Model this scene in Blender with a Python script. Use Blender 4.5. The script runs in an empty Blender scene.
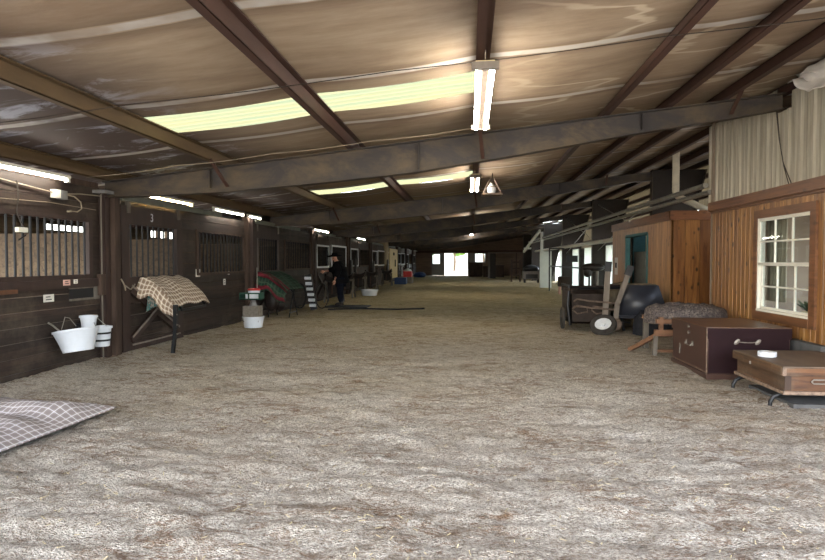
import bpy, bmesh, math, random
from mathutils import Vector, Matrix
random.seed(7)
sc = bpy.context.scene
col = sc.collection
PI = math.pi

# ------------------------------------------------------------------ materials
class NT:
    def __init__(s, name):
        s.m = bpy.data.materials.new(name); s.m.use_nodes = True
        s.t = s.m.node_tree; s.t.nodes.clear()
        s.out = s.n('ShaderNodeOutputMaterial')
        s.b = s.n('ShaderNodeBsdfPrincipled')
        s.l(s.b.outputs[0], s.out.inputs[0])
    def n(s, ty, **k):
        o = s.t.nodes.new(ty)
        for a, v in k.items(): setattr(o, a, v)
        return o
    def l(s, a, b): s.t.links.new(a, b)
    def set(s, node, i, v):
        if isinstance(v, bpy.types.NodeSocket): s.l(v, node.inputs[i])
        elif v is not None: node.inputs[i].default_value = v
    def math(s, op, a, b=None, c=None, clamp=False):
        o = s.n('ShaderNodeMath', operation=op); o.use_clamp = clamp
        s.set(o, 0, a); s.set(o, 1, b); s.set(o, 2, c)
        return o.outputs[0]
    def coords(s, kind='Object', scale=(1, 1, 1)):
        tc = s.n('ShaderNodeTexCoord'); mp = s.n('ShaderNodeMapping')
        s.l(tc.outputs[kind], mp.inputs[0]); mp.inputs['Scale'].default_value = scale
        return mp.outputs[0]
    def noise(s, vec, scale=5, detail=4, rough=.6, dist=0):
        o = s.n('ShaderNodeTexNoise'); s.l(vec, o.inputs['Vector'])
        o.inputs['Scale'].default_value = scale; o.inputs['Detail'].default_value = detail
        o.inputs['Roughness'].default_value = rough; o.inputs['Distortion'].default_value = dist
        return o.outputs[0]
    def ramp(s, f, lo=.35, hi=.65, a=0., b=1.):
        o = s.n('ShaderNodeMapRange'); o.clamp = True
        s.l(f, o.inputs[0])
        for i, v in zip((1, 2, 3, 4), (lo, hi, a, b)): o.inputs[i].default_value = v
        return o.outputs[0]
    def mix(s, f, a, b):
        o = s.n('ShaderNodeMix', data_type='RGBA')
        s.set(o, 0, f)
        for i, v in ((6, a), (7, b)):
            if isinstance(v, tuple) and len(v) == 3: v = (*v, 1)
            s.set(o, i, v)
        return o.outputs[2]
    def bump(s, h, st=.3, dist=.01):
        o = s.n('ShaderNodeBump'); o.inputs['Strength'].default_value = st
        o.inputs['Distance'].default_value = dist
        s.l(h, o.inputs['Height']); s.l(o.outputs[0], s.b.inputs['Normal'])
    def done(s, colr, rough=.8, metal=0., spec=.4):
        if isinstance(colr, tuple): s.b.inputs['Base Color'].default_value = (*colr[:3], 1)
        else: s.l(colr, s.b.inputs['Base Color'])
        s.b.inputs['Roughness'].default_value = rough
        s.b.inputs['Metallic'].default_value = metal
        s.b.inputs['Specular IOR Level'].default_value = spec
        return s.m

def lin(r, g, b):
    f = lambda c: ((c / 255 + .055) / 1.055) ** 2.4 if c > 10 else c / 255 / 12.92
    return (f(r), f(g), f(b))

def plain(name, rgb, rough=.7, metal=0., var=.25, scale=6, spec=.4, stretch=(1, 1, 1), bump=.1):
    """one colour worn lighter and darker by noise"""
    s = NT(name); c = lin(*rgb)
    v = s.coords('Object', stretch)
    f = s.ramp(s.noise(v, scale, 5), .3, .7)
    d = tuple(x * (1 - var) for x in c); e = tuple(min(1, x * (1 + var)) for x in c)
    if bump: s.bump(s.noise(v, scale * 6, 3), bump, .005)
    return s.done(s.mix(f, d, e), rough, metal, spec)

def wood(name, rgbs, axis, width, grain, rough=.6, knots=0., gloss=.4, dirt=0.):
    """boards of one width along `axis` (0,1,2), each a little different; grain = index of the board's length"""
    s = NT(name)
    tc = s.n('ShaderNodeTexCoord'); sep = s.n('ShaderNodeSeparateXYZ'); s.l(tc.outputs['Object'], sep.inputs[0])
    bid = s.math('FLOOR', s.math('DIVIDE', sep.outputs[axis], width))
    wn = s.n('ShaderNodeTexWhiteNoise', noise_dimensions='1D'); s.l(bid, wn.inputs['W'])
    sc_ = [16, 16, 16]; sc_[grain] = 1.2
    v = s.coords('Object', tuple(sc_))
    add = s.n('ShaderNodeVectorMath', operation='ADD'); s.l(v, add.inputs[0])
    cb = s.n('ShaderNodeCombineXYZ'); s.l(s.math('MULTIPLY', wn.outputs[0], 40.), cb.inputs[0]); s.l(cb.outputs[0], add.inputs[1])
    g = s.noise(add.outputs[0], 1.0, 5, .65, .6)
    c1, c2, c3 = [lin(*c) for c in rgbs]
    base = s.mix(wn.outputs[0], c1, c2)
    cc = s.mix(s.ramp(g, .42, .68), base, c3)
    if knots:
        k = [4.5, 4.5, 4.5]; k[grain] = 2.6
        vo = s.n('ShaderNodeTexVoronoi'); s.l(s.coords('Object', tuple(k)), vo.inputs['Vector']); vo.inputs['Scale'].default_value = 1.3
        cc = s.mix(s.math('MULTIPLY', s.ramp(vo.outputs['Distance'], .09, .2, 1, 0), knots), cc, tuple(x * .22 for x in c3))
    if dirt:
        dn = s.noise(s.coords('Object', (1, 1, 1)), 1.7, 6, .7)
        cc = s.mix(s.math('MULTIPLY', s.ramp(dn, .48, .72), dirt), cc, lin(110, 98, 84))
    s.bump(g, .35, .006)
    return s.done(cc, rough, 0, gloss)

def plaid(name, base, dark, light, nu, nv, wide=.5, fine=.1):
    s = NT(name)
    tc = s.n('ShaderNodeTexCoord'); sep = s.n('ShaderNodeSeparateXYZ'); s.l(tc.outputs['UV'], sep.inputs[0])
    fu = s.math('FRACT', s.math('MULTIPLY', sep.outputs[0], nu)); fv = s.math('FRACT', s.math('MULTIPLY', sep.outputs[1], nv))
    c = s.mix(s.math('MULTIPLY', s.math('LESS_THAN', fu, wide), .6), lin(*base), lin(*dark))
    c = s.mix(s.math('MULTIPLY', s.math('LESS_THAN', fv, wide), .6), c, lin(*dark))
    for f in (fu, fv):
        a = s.math('LESS_THAN', s.math('ABSOLUTE', s.math('SUBTRACT', f, .75)), fine)
        c = s.mix(s.math('MULTIPLY', a, .75), c, lin(*light))
    nz = s.noise(s.coords('Object'), 9, 4)
    c = s.mix(s.ramp(nz, .4, .8, 0, .25), c, lin(110, 95, 80))
    s.bump(s.noise(s.coords('Object'), 160, 2), .25, .003)
    return s.done(c, .95, 0, .1)

def emit(name, rgb, strength):
    s = NT(name); c = lin(*rgb)
    s.b.inputs['Emission Color'].default_value = (*c, 1); s.b.inputs['Emission Strength'].default_value = strength
    return s.done(c, .5)

M = {}
M['stall'] = wood('dark_stall_boards', ((60, 47, 40), (46, 37, 32), (31, 26, 23)), 2, .19, 1, .62, 0, .3, .35)
M['stall_worn'] = wood('worn_stall_boards', ((74, 60, 48), (52, 42, 36), (36, 31, 28)), 2, .19, 1, .75, 0, .3, .45)
M['stall_in'] = wood('dusty_inner_stall_boards', ((118, 100, 80), (100, 84, 68), (76, 64, 52)), 2, .3, 1, .8, 0, .2, .3)
M['stall_red'] = plain('red_brown_paint', (52, 38, 33), .6, 0, .3, 7, .4, (1, 1, .3))
M['post'] = plain('old_post_wood', (66, 52, 44), .75, 0, .45, 9, .3, (1, 1, .15), .3)
M['greypost'] = plain('grey_weathered_wood', (104, 97, 88), .8, 0, .3, 9, .3, (1, 1, .2), .3)
M['bar'] = plain('dark_steel_bar', (20, 20, 23), .6, .1, .3, 12)
M['greyframe'] = plain('worn_grey_frame', (112, 104, 98), .6, .2, .25, 9)
M['whiteframe'] = plain('white_frame_paint', (205, 207, 210), .5, 0, .12, 9)
M['brace'] = plain('bare_brace_edge', (122, 112, 102), .6, 0, .25, 9)
M['rail'] = plain('grey_green_track', (104, 106, 96), .55, .3, .2, 5)
M['galv'] = plain('galvanised_pipe', (150, 147, 138), .42, .7, .2, 8)
M['brightgalv'] = plain('bright_galvanised', (205, 202, 192), .4, .2, .12, 8)
M['pvc'] = plain('dusty_white_pipe', (196, 186, 164), .5, 0, .15, 6)
M['black'] = plain('black_plastic', (24, 24, 26), .5, 0, .3, 9)
M['blackmetal'] = plain('black_painted_steel', (22, 22, 24), .42, .3, .3, 9)
M['white'] = plain('white_plastic', (204, 208, 214), .45, 0, .06, 5)
M['greybox'] = plain('grey_metal_box', (126, 124, 122), .5, .3, .2, 9)
M['paper'] = plain('paper', (214, 210, 200), .8, 0, .05, 20, .2, bump=0)
M['pinkpaper'] = plain('pink_label_paper', (206, 164, 150), .8, 0, .05, 20, .2, bump=0)
M['ink'] = plain('ink', (40, 38, 38), .8, 0, .0, 20, .2, bump=0)
M['wire'] = plain('pale_cord', (140, 128, 110), .6)
M['darkwire'] = plain('dark_cable', (50, 42, 36), .6)
M['trunk'] = plain('brown_trunk_paint', (66, 44, 36), .38, 0, .14, 3, .5, (1, 1, 1), .05)
M['trunk_end'] = plain('maroon_trunk_paint', (36, 20, 23), .75, 0, .12, 3, .15, (1, 1, 1), .05)
M['trunk_top'] = plain('trunk_lid_paint', (92, 66, 50), .36, 0, .16, 4, .5, (1, 1, 1), .05)
M['trunk_edge'] = plain('scuffed_edge', (120, 100, 84), .6, 0, .5, 25)
M['chrome'] = plain('dull_chrome', (140, 132, 122), .55, .5, .1, 9)
M['green'] = plain('green_plastic', (36, 74, 60), .5, 0, .2, 9)
M['red'] = plain('red_plastic', (176, 36, 34), .5, 0, .1, 9)
M['blue'] = plain('blue_plastic', (34, 60, 104), .5, 0, .1, 9)
M['saltgrey'] = plain('grey_block', (120, 112, 102), .9, 0, .25, 20, .2, bump=.5)
M['denim'] = plain('dark_denim', (20, 22, 32), .9, 0, .2, 12, .1)
M['jacket'] = plain('black_jacket_cloth', (17, 17, 20), .9, 0, .3, 9, .1)
M['felt'] = plain('black_felt', (16, 15, 17), .95, 0, .2, 9, .1)
M['skin'] = plain('skin', (190, 140, 116), .6, 0, .06, 9, .3, bump=0)
M['leather'] = plain('dark_leather', (34, 26, 24), .45, 0, .4, 9, .4)
M['tan_leather'] = plain('brown_leather', (92, 60, 40), .5, 0, .3, 9, .4)
M['tub'] = plain('black_blue_tub_plastic', (42, 44, 52), .38, 0, .15, 5, .5, bump=.05)
M['tubdust'] = plain('dusty_tub_plastic', (112, 100, 82), .8, 0, .3, 9, .3)
M['rubber'] = plain('tyre_rubber', (60, 56, 52), .85, 0, .3, 12, .2)
M['hub'] = plain('white_wheel_rim', (210, 212, 214), .4, 0, .1, 9)
M['greywood'] = plain('grey_handle_wood', (118, 108, 98), .75, 0, .25, 9, .3, (1, 1, .2), .2)
M['cartbox'] = plain('dark_rusty_cart_panel', (50, 40, 34), .7, .2, .5, 5, .3, bump=.3)
M['rustpipe'] = plain('rusty_tube', (104, 88, 76), .6, .4, .4, 14)
M['benchwood'] = plain('orange_brown_bench_wood', (112, 80, 58), .6, 0, .3, 9, .3, (.3, 1, 1), .2)
M['tarp'] = plain('dark_tarp', (34, 35, 40), .8, 0, .3, 6, .2)
M['teal'] = plain('teal_paint', (52, 98, 100), .6, 0, .2, 5)
M['concrete'] = plain('bare_concrete', (84, 83, 82), .85, 0, .2, 9, .3, bump=.2)
M['orange_wood'] = wood('varnished_pine', ((168, 122, 68), (132, 90, 48), (98, 60, 32)), 1, .145, 2, .36, .95, .5)
M['orange_end'] = wood('varnished_pine_wide', ((158, 108, 58), (116, 74, 38), (84, 46, 24)), 0, .3, 2, .32, .95, .5)
M['orange_beam'] = wood('varnished_pine_beam', ((126, 84, 54), (112, 74, 46), (84, 54, 34)), 2, .5, 1, .4, .5, .45)
M['orange_beam_x'] = wood('varnished_pine_beam_across', ((138, 90, 56), (126, 80, 48), (94, 56, 34)), 2, .5, 0, .4, .5, .45)
M['winwhite'] = plain('white_window_frame', (222, 218, 204), .45, 0, .08, 6, bump=0)
M['curtain'] = plain('beige_curtain', (150, 140, 122), .9, 0, .2, 5, .1, (6, 6, .3))
M['roomdark'] = plain('room_wall_paint', (140, 124, 108), .9, 0, .2, 2)
M['tan_siding'] = plain('tan_siding', (150, 134, 108), .6, .1, .15, 2, .3, (1, 1, .2))
M['whitewall'] = plain('white_wall_sheet', (216, 218, 212), .6, 0, .08, 2, .3)
M['steel'] = None
M['outground'] = plain('pale_gravel', (196, 190, 176), .9, 0, .1, 1, .2)
M['leaf'] = plain('leaves', (96, 128, 58), .8, 0, .35, 3, .2)
M['houseleaf'] = plain('house_plant_leaves', (58, 70, 48), .8, 0, .3, 9, .2)
M['bark'] = plain('bark', (84, 68, 54), .9, 0, .3, 6, .2)
M['endwall'] = wood('end_wall_boards', ((140, 122, 108), (124, 106, 94), (98, 84, 74)), 2, .9, 0, .8, 0, .2)
M['straw'] = plain('straw', (196, 180, 146), .9, 0, .2, 20, .1)
M['stain'] = plain('cream_door_paint', (204, 184, 138), .6, 0, .1, 3)
M['insul'] = plain('torn_white_insulation', (206, 200, 192), .75, 0, .12, 4, .3)
M['tube'] = emit('lit_fluorescent_tube', (255, 248, 236), 45)
M['tubeyellow'] = emit('warm_lit_fluorescent_tube', (255, 226, 160), 30)
M['skyglass'] = None

def m_shavings():
    s = NT('wood_shavings')
    tc = s.n('ShaderNodeTexCoord'); sep = s.n('ShaderNodeSeparateXYZ'); s.l(tc.outputs['Object'], sep.inputs[0])
    v = s.coords('Object', (1, 1, 1)); vs = s.coords('Object', (.75, 1.15, 1))
    fine = s.noise(v, 48, 6, .75)
    mid = s.noise(vs, 5.5, 7, .68, .4)
    big = s.noise(v, .55, 4, .6, .4)
    vo = s.n('ShaderNodeTexVoronoi'); s.l(s.coords('Object', (1, 1.4, 1)), vo.inputs['Vector']); vo.inputs['Scale'].default_value = 75
    vo.inputs['Randomness'].default_value = 1
    c = s.mix(s.ramp(fine, .40, .60), lin(160, 145, 129), lin(244, 236, 224))
    c = s.mix(s.ramp(vo.outputs['Color'], .45, .95, 0, .55), c, lin(238, 230, 216))
    c = s.mix(s.ramp(mid, .5, .64, 0, .6), c, lin(142, 124, 106))
    c = s.mix(s.ramp(big, .45, .72, 0, .35), c, lin(150, 124, 92))
    # darker brown streaks
    scr = s.noise(s.coords('Object', (.6, 2.0, 1)), 2.2, 5, .7, .8)
    c = s.mix(s.ramp(scr, .60, .70, 0, .8), c, lin(122, 90, 58))
    # yellower down the far aisle, colour lifted to stand in for light
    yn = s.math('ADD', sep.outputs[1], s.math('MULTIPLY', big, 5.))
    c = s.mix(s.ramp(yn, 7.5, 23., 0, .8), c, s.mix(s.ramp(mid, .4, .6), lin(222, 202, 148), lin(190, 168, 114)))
    ck = s.noise(s.coords('Object', (.8, 1.9, 1)), 2.6, 7, .72, .9)
    ckm = s.ramp(s.math('ABSOLUTE', s.math('SUBTRACT', ck, .47)), .006, .034, 1, 0)
    gate = s.ramp(s.noise(v, 1.1, 4), .44, .58)
    c = s.mix(s.math('MULTIPLY', s.math('MULTIPLY', ckm, gate), .8), c, lin(128, 90, 56))
    grit = s.noise(v, 22, 5, .8, .3)
    c = s.mix(s.ramp(grit, .54, .66, 0, .75), c, lin(104, 90, 76)); c = s.mix(s.ramp(grit, .33, .45, .5, 0), c, lin(240, 232, 220))
    h = s.math('ADD', s.math('MULTIPLY', fine, .5), s.math('ADD', mid, s.math('MULTIPLY', vo.outputs['Distance'], .35)))
    s.bump(h, 1.0, .12)
    return s.done(c, .95, 0, .15)
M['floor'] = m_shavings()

def m_ceiling():
    s = NT('stained_roof_facing')
    tc = s.n('ShaderNodeTexCoord'); sep = s.n('ShaderNodeSeparateXYZ'); s.l(tc.outputs['Object'], sep.inputs[0])
    X, Y = sep.outputs[0], sep.outputs[1]
    v = s.coords('Object', (.55, 1.3, 1)); big = s.noise(v, .7, 6, .65, .5); mid = s.noise(s.coords('Object', (.5, 2.2, 1)), 3.2, 7, .7, .3)
    c = s.mix(s.ramp(mid, .3, .75), lin(172, 154, 132), lin(144, 124, 102))
    c = s.mix(s.ramp(big, .46, .66, 0, .55), c, lin(112, 90, 72))
    # low side of the roof: darker brown with bluish silver patches
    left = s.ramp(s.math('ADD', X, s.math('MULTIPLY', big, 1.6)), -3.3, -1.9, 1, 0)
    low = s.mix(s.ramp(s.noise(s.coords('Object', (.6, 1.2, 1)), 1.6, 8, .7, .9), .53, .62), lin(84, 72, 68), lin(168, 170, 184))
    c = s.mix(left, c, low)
    # pale wavy water lines on the high side
    w = s.n('ShaderNodeTexWave', wave_type='BANDS', bands_direction='X'); s.l(s.coords('Object', (.16, .9, 1)), w.inputs['Vector'])
    w.inputs['Scale'].default_value = 1.1; w.inputs['Distortion'].default_value = 9; w.inputs['Detail'].default_value = 4
    wl = s.math('MULTIPLY', s.ramp(w.outputs['Fac'], .965, .995), s.ramp(X, .3, 1.2))
    c = s.mix(s.math('MULTIPLY', wl, .7), c, lin(206, 192, 168))
    # seam tape across the roof
    f = s.math('FRACT', s.math('ADD', s.math('DIVIDE', s.math('SUBTRACT', Y, 4.2 - 18.3), 1.83), s.math('MULTIPLY', s.math('SUBTRACT', big, .5), .04)))
    d = s.math('ABSOLUTE', s.math('SUBTRACT', f, .5))
    seam = s.ramp(d, .462, .472)
    tn = s.ramp(s.noise(s.coords('Object', (1, 1, 1)), 1.1, 4), .36, .52, .25, .9)
    c = s.mix(s.math('MULTIPLY', seam, tn), c, lin(196, 192, 186))
    edge = s.math('MULTIPLY', s.ramp(d, .36, .455), s.ramp(d, .455, .46, 1, 0))
    c = s.mix(s.math('MULTIPLY', edge, .5), c, lin(78, 58, 42))
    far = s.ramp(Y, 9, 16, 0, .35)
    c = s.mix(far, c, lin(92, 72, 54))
    s.bump(mid, .3, .02)
    return s.done(c, .7, 0, .3)
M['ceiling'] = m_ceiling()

def m_steel():
    s = NT('dusty_roof_steel')
    v = s.coords('Object', (.5, 1, 1)); a = s.noise(v, 2.2, 7, .7, .4); b = s.noise(s.coords('Object', (.25, 1, 3)), 5, 6, .7)
    c = s.mix(s.ramp(a, .44, .64), lin(54, 49, 47), lin(86, 73, 56))
    c = s.mix(s.ramp(b, .55, .75, 0, .6), c, lin(48, 45, 44))
    s.bump(b, .15, .006)
    return s.done(c, .6, .15, .35)
M['steel'] = m_steel()
M['purlin'] = plain('red_oxide_purlin', (70, 48, 40), .6, .1, .25, 5, .35, (1, .2, 1))
M['purlin_tan'] = plain('dusty_purlin', (92, 74, 52), .65, .1, .25, 5, .35, (1, .2, 1))
M['column'] = plain('dark_steel_column', (46, 40, 36), .6, .2, .2, 3, .35)

def m_corr():
    s = NT('corrugated_dull_metal')
    v = s.coords('Object', (1, 6, .35)); a = s.noise(v, 2.0, 7, .7)
    c = s.mix(s.ramp(a, .35, .7), lin(190, 182, 164), lin(148, 140, 122))
    c = s.mix(s.ramp(s.noise(s.coords('Object', (1, 14, .5)), 3, 4), .6, .75, 0, .5), c, lin(96, 84, 66))
    return s.done(c, .5, .3, .4)
M['corr'] = m_corr()

def m_sky(ca, cb_):
    s = NT('translucent_roof_wall_sheet')
    s.t.nodes.remove(s.b)
    tr = s.n('ShaderNodeBsdfTranslucent'); df = s.n('ShaderNodeBsdfDiffuse'); mx = s.n('ShaderNodeMixShader')
    tc = s.n('ShaderNodeTexCoord'); sep = s.n('ShaderNodeSeparateXYZ'); s.l(tc.outputs['Object'], sep.inputs[0])
    f = s.noise(s.coords('Object', (.12, 6, 1)), 3, 4)
    c = s.mix(s.ramp(f, .35, .65), lin(*ca), lin(*cb_))
    s.l(c, tr.inputs[0]); s.l(c, df.inputs[0]); mx.inputs[0].default_value = .85
    s.l(df.outputs[0], mx.inputs[1]); s.l(tr.outputs[0], mx.inputs[2]); s.l(mx.outputs[0], s.out.inputs[0])
    return s.m
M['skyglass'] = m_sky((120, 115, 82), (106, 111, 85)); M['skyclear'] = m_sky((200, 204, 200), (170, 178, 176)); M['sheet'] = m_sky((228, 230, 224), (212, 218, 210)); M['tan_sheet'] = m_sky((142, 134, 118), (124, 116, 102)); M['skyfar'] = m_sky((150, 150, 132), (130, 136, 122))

def m_glass():
    s = NT('window_glass'); s.t.nodes.remove(s.b)
    tr = s.n('ShaderNodeBsdfTransparent'); gl = s.n('ShaderNodeBsdfGlossy'); mx = s.n('ShaderNodeMixShader')
    gl.inputs['Roughness'].default_value = .03; tr.inputs[0].default_value = (.86, .9, .9, 1)
    fr = s.n('ShaderNodeLayerWeight'); fr.inputs[0].default_value = .5
    s.l(s.math('ADD', s.math('MULTIPLY', s.math('POWER', fr.outputs[1], 4.), .3), .045), mx.inputs[0]); s.l(tr.outputs[0], mx.inputs[1]); s.l(gl.outputs[0], mx.inputs[2]); s.l(mx.outputs[0], s.out.inputs[0])
    return s.m
M['glass'] = m_glass()
M['plaid_floor'] = plaid('grey_brown_plaid', (156, 146, 140), (126, 118, 118), (204, 202, 208), 36, 30, .5, .065)
M['plaid_rack'] = plaid('tan_plaid', (178, 156, 132), (116, 98, 86), (220, 210, 194), 19, 10, .45, .09)
M['plaid_green'] = plaid('green_plaid', (38, 62, 50), (26, 42, 36), (60, 82, 66), 7, 9, .5, .05)
def m_pattern(name, a, b, c3, sc_=12):
    s = NT(name); v = s.coords('Object')
    vo = s.n('ShaderNodeTexVoronoi'); s.l(v, vo.inputs['Vector']); vo.inputs['Scale'].default_value = sc_
    c = s.mix(s.ramp(vo.outputs['Color'], .3, .5), lin(*a), lin(*b))
    c = s.mix(s.ramp(s.noise(v, sc_ * 1.3, 4), .52, .6), c, lin(*c3))
    return s.done(c, .95, 0, .1)
M['print'] = m_pattern('printed_saddle_cloth', (150, 142, 130), (66, 100, 96), (92, 78, 70), 30)
M['quilt'] = m_pattern('grey_brown_print_blanket', (110, 100, 92), (84, 76, 74), (58, 52, 52), 34)
M['worn'] = wood('scuffed_trunk_wood', ((100, 72, 48), (82, 60, 42), (50, 38, 30)), 2, .09, 1, .6, 0, .3, .75)
M['worn_end'] = wood('scuffed_trunk_wood_end', ((112, 76, 48), (92, 62, 42), (60, 42, 32)), 2, .09, 0, .6, 0, .3, .6)
M['worn_top'] = plain('scuffed_trunk_lid', (98, 82, 68), .6, 0, .22, 5, .35, (1, .4, 1))

# ------------------------------------------------------------------ object helpers
LOC = {}
class MB:
    """collects shapes in world coordinates; build() links them as one mesh object"""
    def __init__(s): s.b = bmesh.new(); s.uv = None
    def vf(s, vs, fs):
        v = [s.b.verts.new(p) for p in vs]
        for f in fs:
            try: s.b.faces.new([v[i] for i in f])
            except ValueError: pass
        return s
    def box(s, x0, x1, y0, y1, z0, z1):
        x0, x1 = sorted((x0, x1)); y0, y1 = sorted((y0, y1)); z0, z1 = sorted((z0, z1))
        return s.vf([(x0, y0, z0), (x1, y0, z0), (x1, y1, z0), (x0, y1, z0), (x0, y0, z1), (x1, y0, z1), (x1, y1, z1), (x0, y1, z1)],
                    [(3, 2, 1, 0), (4, 5, 6, 7), (0, 1, 5, 4), (1, 2, 6, 5), (2, 3, 7, 6), (3, 0, 4, 7)])
    def beam(s, p, q, w, h, up=(0, 0, 1)):
        p = Vector(p); q = Vector(q); d = (q - p).normalized(); u = Vector(up)
        r = d.cross(u)
        if r.length < 1e-4: r = d.cross(Vector((1, 0, 0)))
        r.normalize(); u = r.cross(d)
        vs = []
        for c in (p, q):
            for a, b in ((-1, -1), (1, -1), (1, 1), (-1, 1)): vs.append(c + r * a * w / 2 + u * b * h / 2)
        return s.vf(vs, [(0, 1, 2, 3), (7, 6, 5, 4), (0, 4, 5, 1), (1, 5, 6, 2), (2, 6, 7, 3), (3, 7, 4, 0)])
    def tube(s, pts, r, n=8, cap=True):
        pts = [Vector(p) for p in pts]; rings = []
        ref = None
        for i, p in enumerate(pts):
            d = (pts[min(i + 1, len(pts) - 1)] - pts[max(i - 1, 0)]).normalized()
            if ref is None:
                ref = d.orthogonal().normalized()
            else:
                ref = (ref - d * ref.dot(d))
                ref = ref.normalized() if ref.length > 1e-5 else d.orthogonal().normalized()
            o = d.cross(ref); rr = r[i] if isinstance(r, (list, tuple)) else r
            rings.append([s.b.verts.new(p + (ref * math.cos(a) + o * math.sin(a)) * rr) for a in [2 * PI * k / n for k in range(n)]])
        for a, b in zip(rings, rings[1:]):
            for k in range(n): s.b.faces.new((a[k], a[(k + 1) % n], b[(k + 1) % n], b[k]))
        if cap:
            s.b.faces.new(rings[0][::-1]); s.b.faces.new(rings[-1])
        return s
    def lathe(s, c, prof, n=20, ax=(0, 0, 1), sx=1., sy=1.):
        """profile [(r, h)] turned about ax through c"""
        z = Vector(ax).normalized(); x = z.orthogonal().normalized()
        if abs(z.z) > .99: x = Vector((1, 0, 0))
        y = z.cross(x); c = Vector(c); rings = []
        for r, h in prof:
            r = max(r, 1e-4)
            rings.append([s.b.verts.new(c + z * h + x * math.cos(2 * PI * k / n) * r * sx + y * math.sin(2 * PI * k / n) * r * sy) for k in range(n)])
        for a, b in zip(rings, rings[1:]):
            for k in range(n): s.b.faces.new((a[k], a[(k + 1) % n], b[(k + 1) % n], b[k]))
        s.b.faces.new(rings[0][::-1]); s.b.faces.new(rings[-1])
        return s
    def ball(s, c, rx, ry, rz, n=2, jit=0, rnd=random):
        t = bmesh.new(); bmesh.ops.create_icosphere(t, subdivisions=n, radius=1)
        m = {}
        for v in t.verts:
            k = 1 + (rnd.uniform(-jit, jit) if jit else 0)
            m[v] = s.b.verts.new((c[0] + v.co.x * rx * k, c[1] + v.co.y * ry * k, c[2] + v.co.z * rz * k))
        for f in t.faces: s.b.faces.new([m[v] for v in f.verts])
        t.free(); return s
    def grid(s, fn, nu, nv, uv=True):
        if uv and s.uv is None: s.uv = s.b.loops.layers.uv.new('UV')
        g = [[s.b.verts.new(fn(i / nu, j / nv)) for j in range(nv + 1)] for i in range(nu + 1)]
        for i in range(nu):
            for j in range(nv):
                f = s.b.faces.new((g[i][j], g[i + 1][j], g[i + 1][j + 1], g[i][j + 1]))
                if uv:
                    for lp, (a, b) in zip(f.loops, ((i, j), (i + 1, j), (i + 1, j + 1), (i, j + 1))): lp[s.uv].uv = (a / nu, b / nv)
        return s
    def bevel(s, w=.01, seg=2):
        es = [e for e in s.b.edges if len(e.link_faces) == 2 and e.calc_face_angle(0) > .5]
        bmesh.ops.bevel(s.b, geom=es, offset=w, segments=seg, profile=.6, affect='EDGES', clamp_overlap=True)
        return s
    def build(s, name, mat, parent=None, smooth=False, solid=0, loc=None):
        vs = [v.co for v in s.b.verts]
        if parent is not None: o = LOC[parent.name]
        elif loc is not None: o = Vector(loc)
        else:
            o = Vector(((min(v.x for v in vs) + max(v.x for v in vs)) / 2, (min(v.y for v in vs) + max(v.y for v in vs)) / 2, min(v.z for v in vs)))
        o = o.copy()
        for v in s.b.verts: v.co -= o
        if not s.uv or True: bmesh.ops.recalc_face_normals(s.b, faces=s.b.faces)
        me = bpy.data.meshes.new(name); s.b.to_mesh(me); s.b.free()
        if smooth:
            me.shade_smooth()
            if smooth != 'all': me.set_sharp_from_angle(angle=.7)
        ob = bpy.data.objects.new(name, me); col.objects.link(ob)
        me.materials.append(M[mat] if isinstance(mat, str) else mat)
        if parent is not None: ob.parent = parent
        else: ob.location = o
        LOC[ob.name] = o
        if solid:
            md = ob.modifiers.new('thickness', 'SOLIDIFY'); md.thickness = solid; md.offset = -1
        return ob

def tag(o, label, cat, group=None, kind=None):
    if label: o['label'] = label
    if cat: o['category'] = cat
    if group: o['group'] = group
    if kind: o['kind'] = kind
    return o
def thing(name, label, cat, loc, group=None):
    o = bpy.data.objects.new(name, None); o.empty_display_size = .1; col.objects.link(o); o.location = loc
    LOC[o.name] = Vector(loc)
    return tag(o, label, cat, group)
def struct(o): o['kind'] = 'structure'; return o
def box(*a): return MB().box(*a)
def copy_tree(o, parent=None):
    c = o.copy(); col.objects.link(c)
    if parent is not None: c.parent = parent
    LOC[c.name] = LOC[o.name].copy()
    for ch in list(o.children): copy_tree(ch, c)
    return c
def text_mesh(txt, size, mat, parent, pos, facing, ext=.002, name='lettering'):
    """raised lettering as a mesh child; facing = rotation euler"""
    cu = bpy.data.curves.new(name, 'FONT'); cu.body = txt; cu.size = size; cu.extrude = ext; cu.align_x = 'CENTER'; cu.align_y = 'CENTER'
    t = bpy.data.objects.new(name, cu); col.objects.link(t)
    dg = bpy.context.evaluated_depsgraph_get()
    me = bpy.data.meshes.new_from_object(t.evaluated_get(dg)); bpy.data.objects.remove(t)
    ob = bpy.data.objects.new(name, me); col.objects.link(ob)
    me.materials.clear(); me.materials.append(M[mat])
    if parent is not None:
        ob.parent = parent; ob.location = Vector(pos) - LOC[parent.name]
    else: ob.location = pos
    ob.rotation_euler = facing; LOC[ob.name] = Vector(pos)
    return ob

# ------------------------------------------------------------------ camera, film, world
H = 1.5
cd = bpy.data.cameras.new('camera'); cam = bpy.data.objects.new('camera', cd); col.objects.link(cam)
cd.sensor_width = 36; cd.lens = 36 * 600 / 825; cd.clip_end = 500; cd.clip_start = .05
cam.location = (0, 0, H); cam.rotation_euler = (PI / 2 - math.atan(19 / 600), 0, math.radians(5.47))
sc.camera = cam
sc.view_settings.view_transform = 'Standard'; sc.view_settings.look = 'None'
sc.view_settings.gamma = 1; sc.view_settings.exposure = 0.75
sc.view_settings.use_curve_mapping = False

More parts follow.
